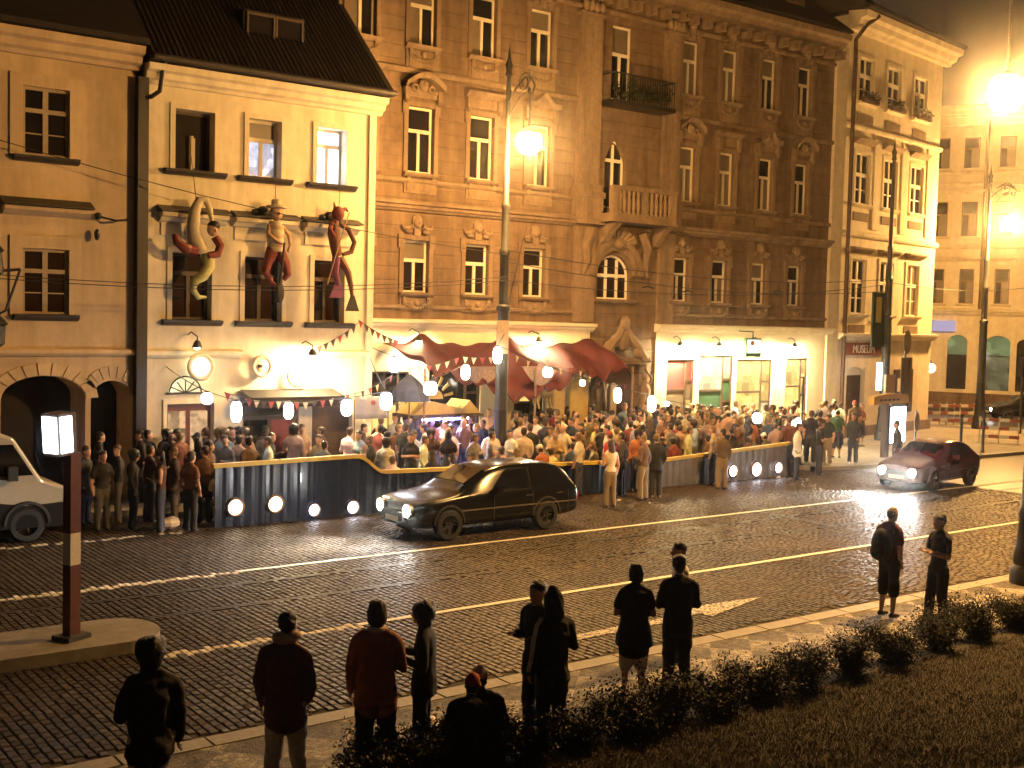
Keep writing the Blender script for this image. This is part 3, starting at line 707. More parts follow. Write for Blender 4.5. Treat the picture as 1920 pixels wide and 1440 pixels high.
MB().box(XO, XO+16, -.1, 0, 0, 1.0).build('plinth', brown, corner, (0,-.003,0))
MB().box(c5(1748,640)[0], c5(1790,640)[0], -.3, -.02, 4.7, 5.35).build('shop_fascia', emitter('violet_fascia', (.60,.50,.70), .25), corner)
# ================================================================ ground, road, pavements
def node_mat(name, build):
    m = bpy.data.materials.new(name); m.use_nodes = True; build(m.node_tree, m.node_tree.nodes['Principled BSDF']); MATS[name] = m; return m
def sett_nodes(nt, b, col=(.058,.046,.036), paint=None):
    geo = nt.nodes.new('ShaderNodeNewGeometry'); oi = nt.nodes.new('ShaderNodeObjectInfo')
    ad = nt.nodes.new('ShaderNodeMath'); ad.operation = 'ADD'; nt.links.new(geo.outputs['Random Per Island'], ad.inputs[0]); nt.links.new(oi.outputs['Random'], ad.inputs[1])
    fr = nt.nodes.new('ShaderNodeMath'); fr.operation = 'FRACT'; nt.links.new(ad.outputs[0], fr.inputs[0])
    rp = nt.nodes.new('ShaderNodeValToRGB'); e = rp.color_ramp.elements
    e[0].color = (col[0]*.65, col[1]*.64, col[2]*.62, 1); e[1].color = (col[0]*1.4, col[1]*1.36, col[2]*1.3, 1)
    nt.links.new(fr.outputs[0], rp.inputs['Fac'])
    nz = nt.nodes.new('ShaderNodeTexNoise'); nz.inputs['Scale'].default_value = .45; nz.inputs['Detail'].default_value = 6
    nt.links.new(geo.outputs['Position'], nz.inputs['Vector'])
    r2 = nt.nodes.new('ShaderNodeValToRGB'); r2.color_ramp.elements[0].position = .3; r2.color_ramp.elements[1].position = .7
    r2.color_ramp.elements[0].color = (.55,.55,.55,1); r2.color_ramp.elements[1].color = (1.15,1.12,1.1,1); nt.links.new(nz.outputs['Fac'], r2.inputs['Fac'])
    mx = nt.nodes.new('ShaderNodeMix'); mx.data_type = 'RGBA'; mx.blend_type = 'MULTIPLY'; mx.inputs[0].default_value = 1
    nt.links.new(rp.outputs['Color'], mx.inputs[6]); nt.links.new(r2.outputs['Color'], mx.inputs[7])
    out = mx.outputs[2]
    n3 = nt.nodes.new('ShaderNodeTexNoise'); n3.inputs['Scale'].default_value = 22; n3.inputs['Detail'].default_value = 6; nt.links.new(geo.outputs['Position'], n3.inputs['Vector'])
    if paint:
        rr = nt.nodes.new('ShaderNodeValToRGB'); rr.color_ramp.elements[0].position = .28; rr.color_ramp.elements[1].position = .42; nt.links.new(n3.outputs['Fac'], rr.inputs['Fac'])
        m2 = nt.nodes.new('ShaderNodeMix'); m2.data_type = 'RGBA'; nt.links.new(rr.outputs['Color'], m2.inputs[0]); nt.links.new(out, m2.inputs[6]); m2.inputs[7].default_value = (*paint, 1); out = m2.outputs[2]
    nt.links.new(out, b.inputs['Base Color'])
    r3 = nt.nodes.new('ShaderNodeMapRange'); r3.inputs[3].default_value = .40 if not paint else .55; r3.inputs[4].default_value = .66 if not paint else .7; nt.links.new(n3.outputs['Fac'], r3.inputs[0]); nt.links.new(r3.outputs[0], b.inputs['Roughness'])
    bp = nt.nodes.new('ShaderNodeBump'); bp.inputs['Strength'].default_value = .25; bp.inputs['Distance'].default_value = .01; nt.links.new(n3.outputs['Fac'], bp.inputs['Height']); nt.links.new(bp.outputs['Normal'], b.inputs['Normal'])
    b.inputs['Specular IOR Level'].default_value = .38
settm = node_mat('granite_setts', lambda nt, b: sett_nodes(nt, b))
wornpaint = node_mat('worn_road_paint', lambda nt, b: sett_nodes(nt, b, paint=(.6,.56,.46)))
for _n in wornpaint.node_tree.nodes:
    if _n.type == 'VALTORGB' and abs(_n.color_ramp.elements[0].position-.28) < .01: _n.color_ramp.elements[0].position = .42; _n.color_ramp.elements[1].position = .56
paintm = node_mat('road_paint', lambda nt, b: sett_nodes(nt, b, paint=(.78,.74,.62)))
mortar = mat('joint_grit', (.05,.042,.034), .9, .4, 12, .4, 40)
def farset(nt, b):
    tc = nt.nodes.new('ShaderNodeTexCoord'); br = nt.nodes.new('ShaderNodeTexBrick')
    mp = nt.nodes.new('ShaderNodeMapping'); mp.inputs['Rotation'].default_value = (0, 0, PI/2); nt.links.new(tc.outputs['Object'], mp.inputs['Vector']); nt.links.new(mp.outputs['Vector'], br.inputs['Vector'])
    br.inputs['Scale'].default_value = 1.0; br.inputs['Brick Width'].default_value = .2; br.inputs['Row Height'].default_value = .14; br.inputs['Mortar Size'].default_value = .012
    br.inputs['Color1'].default_value = (.075,.068,.06,1); br.inputs['Color2'].default_value = (.055,.05,.045,1); br.inputs['Mortar'].default_value = (.03,.026,.022,1)
    nt.links.new(br.outputs['Color'], b.inputs['Base Color']); b.inputs['Roughness'].default_value = .42
    bp = nt.nodes.new('ShaderNodeBump'); bp.inputs['Strength'].default_value = .5; bp.inputs['Distance'].default_value = .02; bp.invert = True; nt.links.new(br.outputs['Fac'], bp.inputs['Height']); nt.links.new(bp.outputs['Normal'], b.inputs['Normal'])
farsett = node_mat('far_setts', farset)
def mosaic(nt, b):
    tc = nt.nodes.new('ShaderNodeTexCoord')
    vo = nt.nodes.new('ShaderNodeTexVoronoi'); vo.inputs['Scale'].default_value = 15; vo.feature = 'DISTANCE_TO_EDGE'; nt.links.new(tc.outputs['Object'], vo.inputs['Vector'])
    mp = nt.nodes.new('ShaderNodeMapping'); mp.inputs['Rotation'].default_value = (0, 0, PI/4); nt.links.new(tc.outputs['Object'], mp.inputs['Vector'])
    ck = nt.nodes.new('ShaderNodeTexChecker'); ck.inputs['Scale'].default_value = 1.7; nt.links.new(mp.outputs['Vector'], ck.inputs['Vector'])
    ck.inputs[1].default_value = (.44,.40,.33,1); ck.inputs[2].default_value = (.16,.14,.115,1)
    nz = nt.nodes.new('ShaderNodeTexNoise'); nz.inputs['Scale'].default_value = 2.5; nz.inputs['Detail'].default_value = 6; nt.links.new(tc.outputs['Object'], nz.inputs['Vector'])
    mx = nt.nodes.new('ShaderNodeMix'); mx.data_type = 'RGBA'; mx.blend_type = 'MULTIPLY'; mx.inputs[0].default_value = .7
    v2 = nt.nodes.new('ShaderNodeTexVoronoi'); v2.inputs['Scale'].default_value = 15; nt.links.new(tc.outputs['Object'], v2.inputs['Vector'])
    s2 = nt.nodes.new('ShaderNodeSeparateColor'); nt.links.new(v2.outputs['Color'], s2.inputs[0]); mr2 = nt.nodes.new('ShaderNodeMapRange'); mr2.inputs[3].default_value = .45; mr2.inputs[4].default_value = 1.25; nt.links.new(s2.outputs[0], mr2.inputs[0])
    m0 = nt.nodes.new('ShaderNodeMix'); m0.data_type = 'RGBA'; m0.blend_type = 'MULTIPLY'; m0.inputs[0].default_value = 1; nt.links.new(ck.outputs['Color'], m0.inputs[6]); nt.links.new(mr2.outputs[0], m0.inputs[7])
    nt.links.new(m0.outputs[2], mx.inputs[6])
    r1 = nt.nodes.new('ShaderNodeValToRGB'); r1.color_ramp.elements[0].position = .35; r1.color_ramp.elements[1].position = .65; r1.color_ramp.elements[0].color = (.35,.34,.33,1); nt.links.new(nz.outputs['Fac'], r1.inputs['Fac']); nt.links.new(r1.outputs['Color'], mx.inputs[7])
    r2 = nt.nodes.new('ShaderNodeValToRGB'); r2.color_ramp.elements[0].position = .0; r2.color_ramp.elements[1].position = .1; r2.color_ramp.elements[0].color = (.25,.25,.25,1); nt.links.new(vo.outputs['Distance'], r2.inputs['Fac'])
    m2 = nt.nodes.new('ShaderNodeMix'); m2.data_type = 'RGBA'; m2.blend_type = 'MULTIPLY'; m2.inputs[0].default_value = 1; nt.links.new(mx.outputs[2], m2.inputs[6]); nt.links.new(r2.outputs['Color'], m2.inputs[7])
    nt.links.new(m2.outputs[2], b.inputs['Base Color']); b.inputs['Roughness'].default_value = .7
    bp = nt.nodes.new('ShaderNodeBump'); bp.inputs['Strength'].default_value = .5; bp.inputs['Distance'].default_value = .01; nt.links.new(r2.outputs['Color'], bp.inputs['Height']); nt.links.new(bp.outputs['Normal'], b.inputs['Normal'])
mosm = node_mat('mosaic_paving', mosaic)
granite = mat('granite_kerb', (.30,.28,.24), .65, .2, 14, .2, 60)
slab = mat('paving_slab', (.28,.25,.2), .75, .18, 5, .2, 40, stain=.3)
asph = mat('asphalt', (.05,.048,.045), .8, .2, 10, .3, 60)
grassm = mat('lawn_soil', (.042,.035,.021), .95, .35, 2.5, .6, 25)

struct(MB().add([(-400,-400,-.06),(600,-400,-.06),(600,600,-.06),(-400,600,-.06)], [(0,1,2,3)]).build('ground', asph))
KY, FY = 12.12, 27.0
road = struct(MB().add([(-40,KY-.02,-.018),(33,KY-.02,-.018),(33,FY+.02,-.018),(-40,FY+.02,-.018)], [(0,1,2,3)]).build('road', mortar))
struct(MB().add([(33,KY-.02,.0),(110,KY-.02,.0),(110,24.7,.0),(33,24.7,.0)], [(0,1,2,3)]).add([(53.5,24.7,0),(110,24.7,0),(110,75,0),(53.5,75,0)], [(0,1,2,3)]).build('road_far', farsett))
RX0, RX1, PX_, PY_ = 1.6, 33.0, .115, .165
painted = []
def inpoly(x, y, poly):
    c = False; n = len(poly)
    for i in range(n):
        x0, y0 = poly[i]; x1, y1 = poly[i-1]
        if (y0 > y) != (y1 > y) and x < (x1-x0)*(y-y0)/(y1-y0)+x0: c = not c
    return c
arrow = [tuple(G(*p)[:2]) for p in ((1070,1193),(1240,1160),(1292,1149),(1300,1138),(1428,1120),(1335,1157),(1312,1151),(1240,1170),(1078,1202))]
def painted_at(x, y):
    if x < 9.0 and (abs(y-20.15) < .105 or (abs(y-15.72) < .105 and x > 5.7)): return True
    if abs(y-24.42) < .07 and x < 9.6: return True
    return False
stones = []; marks = MB(); rest = MB()
def stone_into(mb, x, y, lx_, ly_, dz, tx, ty):
    a, b = lx_/2, ly_/2; i = .012
    vs_ = []
    for sx, sy in ((-1,-1),(1,-1),(1,1),(-1,1)): vs_.append((x+sx*a, y+sy*b, -.02))
    for sx, sy in ((-1,-1),(1,-1),(1,1),(-1,1)): vs_.append((x+sx*(a-.004), y+sy*(b-.004), -.006+dz))
    for sx, sy in ((-1,-1),(1,-1),(1,1),(-1,1)): vs_.append((x+sx*(a-.014), y+sy*(b-.016), dz+.003+sx*tx+sy*ty))
    mb.add(vs_, [(8,9,10,11),(4,5,9,8),(5,6,10,9),(6,7,11,10),(7,4,8,11),(0,1,5,4),(1,2,6,5),(2,3,7,6),(3,0,4,7)])
rs = random.Random(3); cand = []
nx = int((RX1-RX0)/PX_)
for i in range(nx):
    x = RX0+i*PX_; y = KY+.3+rs.random()*.2
    while y < FY-.1:
        ly_ = PY_*rs.uniform(.78, 1.22); yc = y+ly_/2; y += ly_
        pr = proj((x, yc, 0))
        if pr[2] < 1 or not (-60 < pr[0] < 1980 and 700 < pr[1] < 1500): continue
        if yc > 24.6 and 9.9 < x < 30: continue
        if min(abs(yc-q) for q in (17.8, 19.235, 16.1, 14.67)) < .09: 
            if abs(yc-17.8) < .09 or abs(yc-19.235) < .09: continue
        xj = x+rs.uniform(-.006, .006); p = (xj, yc, PX_-.012+rs.uniform(-.005,.004), ly_-.012, rs.uniform(-.003,.003), rs.uniform(-.003,.003), rs.uniform(-.003,.003))
        if painted_at(xj, yc): stone_into(marks, *p)
        else: cand.append((pr[2], pr, p))
cand.sort(key=lambda c: c[0])
vis = [c for c in cand if 20 < c[1][0] < 1000 and c[1][1] < 1425][:300]; vs_ids = {id(c) for c in vis}
variants = []
for k in range(8):
    m = MB(); stone_into(m, 0, 0, PX_-.014, PY_-.014, 0, rs.uniform(-.003,.003), rs.uniform(-.003,.003)); variants.append(m.mesh('cobblestone', settm))
for c in cand:
    p = c[2]
    if id(c) in vs_ids:
        o = link('cobblestone', variants[rs.randrange(8)], road, (p[0], p[1], p[4])); o.scale = (p[2]/(PX_-.014), p[3]/(PY_-.014), 1)
    else: stone_into(rest, *p)
so = rest.build('cobblestones', settm, road); so['kind'] = 'stuff'
struct(marks.build('road_marking', paintm))
for yl, xl in ((20.15, 8.95), (15.72, 8.95)):
    m = MB(); n = 120
    for k in range(n):
        xa, xb = xl+(95-xl)*(k/n)**1.6, xl+(95-xl)*((k+1)/n)**1.6
        ja, jb = .008*math.sin(xa*7), .008*math.sin(xb*7)
        m.add([(xa,yl-.062+ja,.0125),(xb,yl-.062+jb,.0125),(xb,yl+.062+jb,.0125),(xa,yl+.062+ja,.0125)], [(0,1,2,3)])
    struct(m.build('lane_line', paintm))
struct(MB().add([(x_, y_, .0125) for x_, y_ in arrow], [tuple(range(len(arrow)))]).build('lane_arrow', wornpaint))
for y in (17.8, 19.235):
    rl = MB().box(-20, 110, y-.075, y-.02, -.02, .004).box(-20, 110, y+.01, y+.06, -.02, .004).box(-20, 110, y-.02, y+.01, -.02, -.012)
    struct(rl.build('tram_rail', mat('rail_steel', (.05,.042,.035), .5, .2, 8, metal=.4)))
# the long dark trench cover across the road
gA, gB = G(1383, 952), G(1569, 989)
m = MB()
for k in range(9):
    t0, t1 = k/9, (k+.86)/9; a = gA.lerp(gB, t0); b = gA.lerp(gB, t1); m.add([(a.x-.09,a.y,.012),(a.x+.13,a.y,.012),(b.x+.13,b.y,.012),(b.x-.09,b.y,.012)], [(0,1,2,3)])
struct(m.build('drain_channel', mat('drain_iron', (.03,.025,.02), .6, .3)))

# near pavement with kerb stones
pave = struct(MB().add([(-40,9.7,.10),(110,9.7,.10),(110,KY-.28,.10),(-40,KY-.28,.10)], [(0,1,2,3)]).build('pavement', mosm))
kme = []
for k in range(5):
    m = MB(); m.box(-.485, .485, -.145, .145, -.2, .108+rs.uniform(-.006,.006)); me = m.mesh('kerb_stone', granite); kme.append(me)
kerb = struct(MB().box(-40, 110, KY-.27, KY-.0, -.2, .085).build('kerb', mortar))
for k in range(34): link('kerb_stone', kme[k % 5], kerb, (1.5+k*1.0, KY-.135, 0))
m = MB(); 
struct(MB().box(36, 110, KY-.28, KY+.005, -.1, .106).build('kerb_far', granite))
# opposite pavement
pv = MB()
poly = [(-40,FY+.3),(30.6,FY+.3),(31.6,25.2),(33.5,24.75),(47,24.7),(50.5,25.6),(52.6,28),(53.2,31),(53.2,60),(-40,60)]
pv.add([(x, y, .12) for x, y in poly], [tuple(range(len(poly)))]); struct(pv.build('pavement_opposite', slab))
kb = MB()
pts = poly[:8]
for a, b in zip(pts[:-1], pts[1:]):
    d = Vector((b[0]-a[0], b[1]-a[1], 0)); n = Vector((d.y, -d.x, 0)).normalized()*.28
    A, B = Vector((*a, 0)), Vector((*b, 0)); e = d.normalized()*.02
    kb.add([A-e+Vector((0,0,.125)), B+e+Vector((0,0,.125)), B+e+n+Vector((0,0,.125)), A-e+n+Vector((0,0,.125)), A-e+n+Vector((0,0,-.05)), B+e+n+Vector((0,0,-.05))], [(0,1,2,3),(3,2,5,4)])
struct(kb.build('kerb_opposite', granite))
# grass bank
lw_ = MB()
prof = [(10.05,.09),(9.6,.14),(8.9,.2),(7.5,.34),(6,.52),(4.6,.74),(3.2,1.5),(1.2,3.0),(-3,3.2),(-40,3.2)]
for i in range(len(prof)-1):
    for k in range(30):
        x0, x1 = -30+k*4, -26+k*4; a, b = prof[i], prof[i+1]
        lw_.add([(x0,a[0],a[1]),(x1,a[0],a[1]),(x1,b[0],b[1]),(x0,b[0],b[1])], [(0,1,2,3)])
struct(lw_.build('grass_bank', grassm))
def lawn_z(y):
    for (a, za), (b, zb) in zip(prof[:-1], prof[1:]):
        if b <= y <= a: return za+(zb-za)*(a-y)/(a-b)
    return .06
gm = MB(); rg = random.Random(5); cnt = 0
while cnt < 60000:
    px, py = rg.uniform(700, 1960), rg.uniform(1150, 1470)
    p = G(px, py, .35)
    y = p.y; x = p.x
    if not (4.7 < y < 9.5): continue
    cnt += 1
    z = lawn_z(y); h = rg.uniform(.018, .05); a = rg.uniform(0, 6.28); w = rg.uniform(.003, .006); l = rg.uniform(-.04, .04)
    dx, dy = math.cos(a)*w, math.sin(a)*w
    gm.add([(x-dx,y-dy,z-.005),(x+dx,y+dy,z-.005),(x+l,y+rg.uniform(-.03,.03),z+h)], [(0,1,2)])
go = gm.build('lawn_grass', mat('grass_blades', (.055,.047,.022), .7, .35, 3)); tag(go, 'short dark grass on the sloping bank behind the hedge', 'grass', kind='stuff')

# ---- tram stop island with its lit column
isl = MB(); n = 12
pa, pb = G(0, 1168), G(228, 1215)
cxi, cyi = G(150, 1195).x, 16.75
outl = [(-8,16.05),(cxi+.35,16.05)]+[(cxi+.35+.62*math.sin(PI*k/n), cyi-.70*math.cos(PI*k/n)) for k in range(1, n)]+[(cxi+.35,17.45),(-8,17.45)]
N = len(outl)
isl.add([(x,y,-.02) for x,y in outl]+[(x,y,.17) for x,y in outl]+[(x*.0+x,y,.17) for x,y in outl], [tuple(range(N,2*N))]+[(i,(i+1)%N,(i+1)%N+N,i+N) for i in range(N)])
island = struct(isl.build('island', slab))
colp = G(134, 1197, .17)
col = thing('traffic_column', 'tall red and white banded column with lit box on the tram island', 'traffic column', (colp.x, colp.y, .17), .45)
redp = mat('red_band_paint', (.10,.025,.016), .4, .2, 8); whitep = mat('white_band_paint', (.6,.55,.45), .4, .12, 8)
zz = [0,.22,.62,1.05,1.5,1.62,2.4,2.62]
for k in range(7):
    MB().box(-.09, .09, -.075, .075, zz[k], zz[k+1]).build('column_band', redp if k in (0, 2, 4, 5, 6) and k != 1 else (whitep if k == 3 else redp), col)
MB().box(-.2, .2, -.17, .17, -.01, .06).build('base_plate', greyiron, col)
hd = MB().box(-.17, .14, -.15, .16, 2.62, 3.2).build('lamp_housing', mat('brown_housing', (.07,.035,.02), .5), col, (0,0,0), (0, math.radians(-4), 0))
MB().box(-.185, -.172, -.13, .14, 2.66, 3.16).box(-.14, .06, -.165, -.152, 2.66, 3.16).build('lit_face', emitter('cool_lit_face', (.72,.85,1.0), 4.0), hd)

# ================================================================ street lamps and masts
def lamp_post(label, x, y, arm, arm_dir, group, dark=True, signboard=None, lampz=10.0, power=1.0, lit=True, z0=0.0):
    t = thing('street_lamp', label, 'street lamp', (x, y, z0), 0, group)
    im = blackiron if dark else greyiron
    MB().lathe([(.34,0),(.34,.25),(.28,.35),(.30,.45),(.25,.7),(.22,1.2),(.24,1.3),(.19,1.45),(.19,2.2)], 12).build('base', im, t, smooth=True)
    MB().lathe([(.185,2.15),(.17,5.0),(.20,5.05),(.20,5.15),(.14,5.2),(.13,6.6),(.155,6.65),(.155,6.75),(.115,6.8),(.105,7.9),(.125,7.95),(.125,8.05),(.09,8.1),(.07,11.6)], 12).build('pole', greyiron, t, smooth=True)
    MB().lathe([(.07,11.6),(.11,11.65),(.08,11.8),(.12,11.95),(.05,12.1),(.03,12.3),(.005,12.55)], 10).build('finial', im, t, smooth=True)
    if not lit: return t
    ax, ay = arm_dir
    def P(s, z): return (ax*s, ay*s, z)
    m = MB().tube([P(0,10.9),P(.35,11.25),P(.75,11.5),P(1.05,11.45),P(1.2,11.2),P(1.1,11.0),P(.95,11.05),P(.95,11.2)], .028, 7)
    m.tube([P(0,10.5),P(.5,10.95),P(arm,11.15),P(arm,lampz+.42)], .026, 7)
    cc = P(.62,11.2)
    pts = [P(.72+.3*math.cos(q)*(1-q/14), 11.35+.3*math.sin(q)*(1-q/14)) for q in [k*.5 for k in range(22)]]
    m.tube(pts, .022, 6); m.build('arm', im, t)
    MB().lathe([(.03,.62),(.05,.42),(.13,.38),(.24,.3),(.33,.2)], 14, P(arm, lampz)).build('lamp_hood', im, t, smooth=True)
    g = MB().ball(P(arm, lampz), (.36,.36,.36), 16, 10)
    g.build('lamp_globe', emitter('sodium_globe_%s' % round(power, 2), (1.0,.515,.15), 290*power), t, smooth=True)
    return t
SL = 'street lamps along the road'
lamp1 = lamp_post('tall street lamp rising out of the crowd in front of red canopy', 19.93, 27.0, 1.0, (0,-1), SL, lampz=9.7, power=1.12)
MB().box(-.36, .05, -.22, -.19, 3.8, 4.75).build('notice_board', mat('pale_board', (.42,.33,.24), .7), lamp1)
MB().tube([(.05,-.1,5.0),(.42,-.4,7.4)], .022, 6).build('flag_pole', darkwood, lamp1)
lamp_post('street lamp with cast iron base at the edge of the mosaic pavement', 20.85, 11.5, .9, (0,1), SL, lampz=9.2, z0=.1, power=2.5)
lamp_post('street lamp beside the red and white road barriers', 51.4, 31.2, 1.0, (.35,-.93), SL, lampz=9.75, z0=.12, power=2.6)
mastp = Vector((41.9, 29.8, 0))
mast = lamp_post('unlit dark steel mast in front of the narrow pale house', 41.9, 29.8, 0, (0,-1), 'masts', lit=False, z0=.12)
mast['category'] = 'mast'
bn = MB().box(-1.05, -.25, -.04, .04, 3.9, 6.15).build('banner_frame', mat('green_banner', (.025,.05,.03), .5), mast)
MB().box(-.85, -.5, -.055, -.042, 4.9, 5.95).build('banner_print', mat('yellow_print', (.42,.36,.12), .6), bn)

MB().box(-.62, -.38, -.12, -.02, 2.1, 3.25).build('light_strip', emitter('strip_white', (.95,.95,1.0), 2.5), mast)
MB().box(-.34, .3, -.3, -.2, 1.9, 2.75).build('info_panel', mat('tan_panel', (.35,.22,.1), .6), mast)
# road sign on the near lamp post
sp = G(1914, 858, 2.55)
rsn = thing('road_sign', 'dark round road sign clamped to the cast iron street lamp', 'sign', (20.85, 11.5, .1), math.radians(-37))
MB().tube([(0,-.3,2.4),(0,-.16,2.4)], .03, 8).tube([(0,-.3,2.65),(0,-.16,2.65)], .03, 8).build('clamp', greyiron, rsn)
MB().lathe([(.0,-.01),(.3,-.01),(.3,.01),(.0,.01)], 20, (0,-.3,2.5), axis='y').build('disc', blackiron, rsn)
MB().box(-.2, .2, -.325, -.312, 2.44, 2.54).build('bar', mat('grey_bar', (.2,.17,.14), .6), rsn)

# ================================================================ ship-hull barrier round the beer garden
FYB = 24.5
bx0, bx1, bxk, bx2 = G(400,990).x, 13.85, G(1245,912).x, G(1482,892).x
def rail_z(x):
    if x < bx1: return 1.36+.012*(x-bx0)
    if x < bx1+.75: t = (x-bx1)/.75; t = t*t*(3-2*t); return 1.40-.42*t
    if x < bxk: return .98-.20*(x-bx1-.75)/(bxk-bx1-.75)
    return .78+.24*(x-bxk)/(bx2-bxk)
navy = mat('navy_paint', (.012,.022,.06), .28, .35, 5, .05, 30, coat=.3); yellow = mat('yellow_rail_paint', (.55,.42,.08), .5, .15, 6)
greyhull = mat('grey_blue_canvas', (.14,.14,.17), .4, .3, 3, .1, 20)
bar = thing('barrier', 'navy blue ship shaped barrier with yellow rail and round lit portholes', 'barrier', (bx0, FYB, 0))
x = bx0; seg = 1.22; k = 0
while x < bx2-.05:
    xe = min(x+seg-.012, bx2); n = 14; m = MB()
    top = []; 
    for j in range(n+1):
        xx = x+(xe-x)*j/n; yy = .008*math.sin(xx*23)+.004*math.sin(xx*51+1)
        m.v += [(xx-bx0, yy, 0), (xx-bx0, yy, rail_z(xx)-.0), (xx-bx0, yy+.05, rail_z(xx)), (xx-bx0, yy+.05, 0)]
    for j in range(n):
        a = j*4; m.f += [[a, a+4, a+5, a+1], [a+1, a+5, a+6, a+2], [a+2, a+6, a+7, a+3]]; m.m += [0,0,0]
    for a in (0, n*4): m.f.append([a, a+1, a+2, a+3]); m.m.append(0)
    m.build('hull_panel', navy if xe < bxk-1.5 else greyhull, bar); x += seg; k += 1
pts = [(bx0-.05, .02, rail_z(bx0)+.03)]+[(bx0+i*.15, .02, rail_z(bx0+i*.15)+.03) for i in range(int((bx2-bx0)/.15)+1)]
m = MB()
for (a, b) in zip([(p[0]-(bx0 if i == 0 else bx0), p[1], p[2]) for i, p in enumerate(pts)][:-1], [(p[0]-bx0, p[1], p[2]) for p in pts][1:]):
    m.add([(a[0],-.055,a[2]-.045),(b[0],-.055,b[2]-.045),(b[0],.10,b[2]-.045),(a[0],.10,a[2]-.045),(a[0],-.055,a[2]+.045),(b[0],-.055,b[2]+.045),(b[0],.10,b[2]+.045),(a[0],.10,a[2]+.045)], [(0,1,5,4),(4,5,6,7),(0,3,2,1),(2,3,7,6)])
m.build('rail', yellow, bar)
porth = emitter('porthole_light', (1.0,.82,.58), 5.0); porthw = emitter('porthole_light_white', (.92,.9,1.0), 7.0)
def porthole(px, py, r, ring, e):
    p = W(px, py, FYB-.05)
    po = MB().lathe([(r*1.0,.0),(r*1.32,.0),(r*1.32,-.05),(r*1.15,-.075),(r*1.0,-.05)], 20, axis='y', cap=False).build('porthole', ring, bar, (p.x-bx0, -.03, p.z))
    MB().lathe([(.0,-.02),(r,-.02),(r,-.035),(r*.6,-.05),(.0,-.055)], 18, axis='y').build('porthole_lens', e, po, smooth=True)
brass = mat('dull_brass', (.25,.14,.06), .4, .2, 8, metal=.5)
for i, (px, py, r) in enumerate(((441,951,.165),(516,945,.165),(588,956,.125),(661,951,.135),(733,944,.12))): porthole(px, py, r, brass, porth if i < 2 else porthw)
for px, py, r in ((1374,883,.16),(1418,880,.2),(1459,877,.15)): porthole(px, py, r, brass, porthw)
# left return panel

# timber posts carrying lantern cables
# ================================================================ people
import numpy as np
V = Vector
TOP, BOT, SKIN, HAIR, SHOE, ACC = range(6)
def loft_into(mb, pr, n=12):
    pts, rx, ry, side = pr['p'], pr['rx'], pr['ry'], pr['s']
    L = len(pts); vs_ = []; 
    rings = []
    for i in range(L):
        t = (pts[min(i+1, L-1)]-pts[max(i-1, 0)]).normalized()
        a = side-t*side.dot(t); a = a.normalized() if a.length > 1e-4 else t.orthogonal().normalized(); b = t.cross(a)
        rings.append((pts[i], a, b, rx[i], ry[i], t))
    full = []
    p, a, b, x, y, t = rings[0]; e = min(x, y)
    k_ = .12 if pr.get('flat') else 1.0
    full.append((p-t*e*.85*k_, a, b, x*.35, y*.35)); full.append((p-t*e*.5*k_, a, b, x*(.8 if k_ == 1 else .97), y*(.8 if k_ == 1 else .97)))
    full += [r[:5] for r in rings]
    p, a, b, x, y, t = rings[-1]; e = min(x, y)
    k_ = pr.get('end', 1.0)
    full.append((p+t*e*.5*k_, a, b, x*.8, y*.8)); full.append((p+t*e*.85*k_, a, b, x*.35, y*.35))
    for p, a, b, x, y in full:
        for k in range(n):
            q = 2*PI*k/n; vs_.append(p+a*(x*math.cos(q))+b*(y*math.sin(q)))
    m = len(full); fs = [(i*n+k, i*n+(k+1)%n, (i+1)*n+(k+1)%n, (i+1)*n+k) for i in range(m-1) for k in range(n)]
    fs += [tuple(range(n))[::-1], tuple(range((m-1)*n, m*n))]
    mb.add(vs_, fs)
def pr(p, rx, ry=None, tag_=TOP, s=(1,0,0)):
    p = [V(q) for q in p]; rx = list(rx) if isinstance(rx, (list, tuple)) else [rx]*len(p); ry = list(ry) if isinstance(ry, (list, tuple)) else ([ry]*len(p) if ry else list(rx))
    return dict(p=p, rx=rx, ry=ry, s=V(s), t=tag_)
def sdf(pm, Q):
    best = np.full(len(Q), 1e9); p = np.array([list(v) for v in pm['p']]); side = np.array(list(pm['s']), float)
    for i in range(len(p)-1):
        a, b = p[i], p[i+1]; d = b-a; L = np.linalg.norm(d)
        if L < 1e-6: continue
        t = d/L; u = ((Q-a)@t)/L; uc = np.clip(u, 0, 1); over = (u-uc)*L
        c = a+uc[:,None]*d; q = Q-c-over[:,None]*t
        s1 = side-t*(side@t); nn = np.linalg.norm(s1); s1 = s1/nn if nn > 1e-4 else np.array(list(V(t).orthogonal().normalized())); s2 = np.cross(t, s1)
        rx = pm['rx'][i]*(1-uc)+pm['rx'][i+1]*uc; ry = pm['ry'][i]*(1-uc)+pm['ry'][i+1]*uc; r = np.minimum(rx, ry)
        v = (np.sqrt(((q@s1)/rx)**2+((q@s2)/ry)**2+(over/r)**2)-1)*r
        best = np.minimum(best, v)
    return best
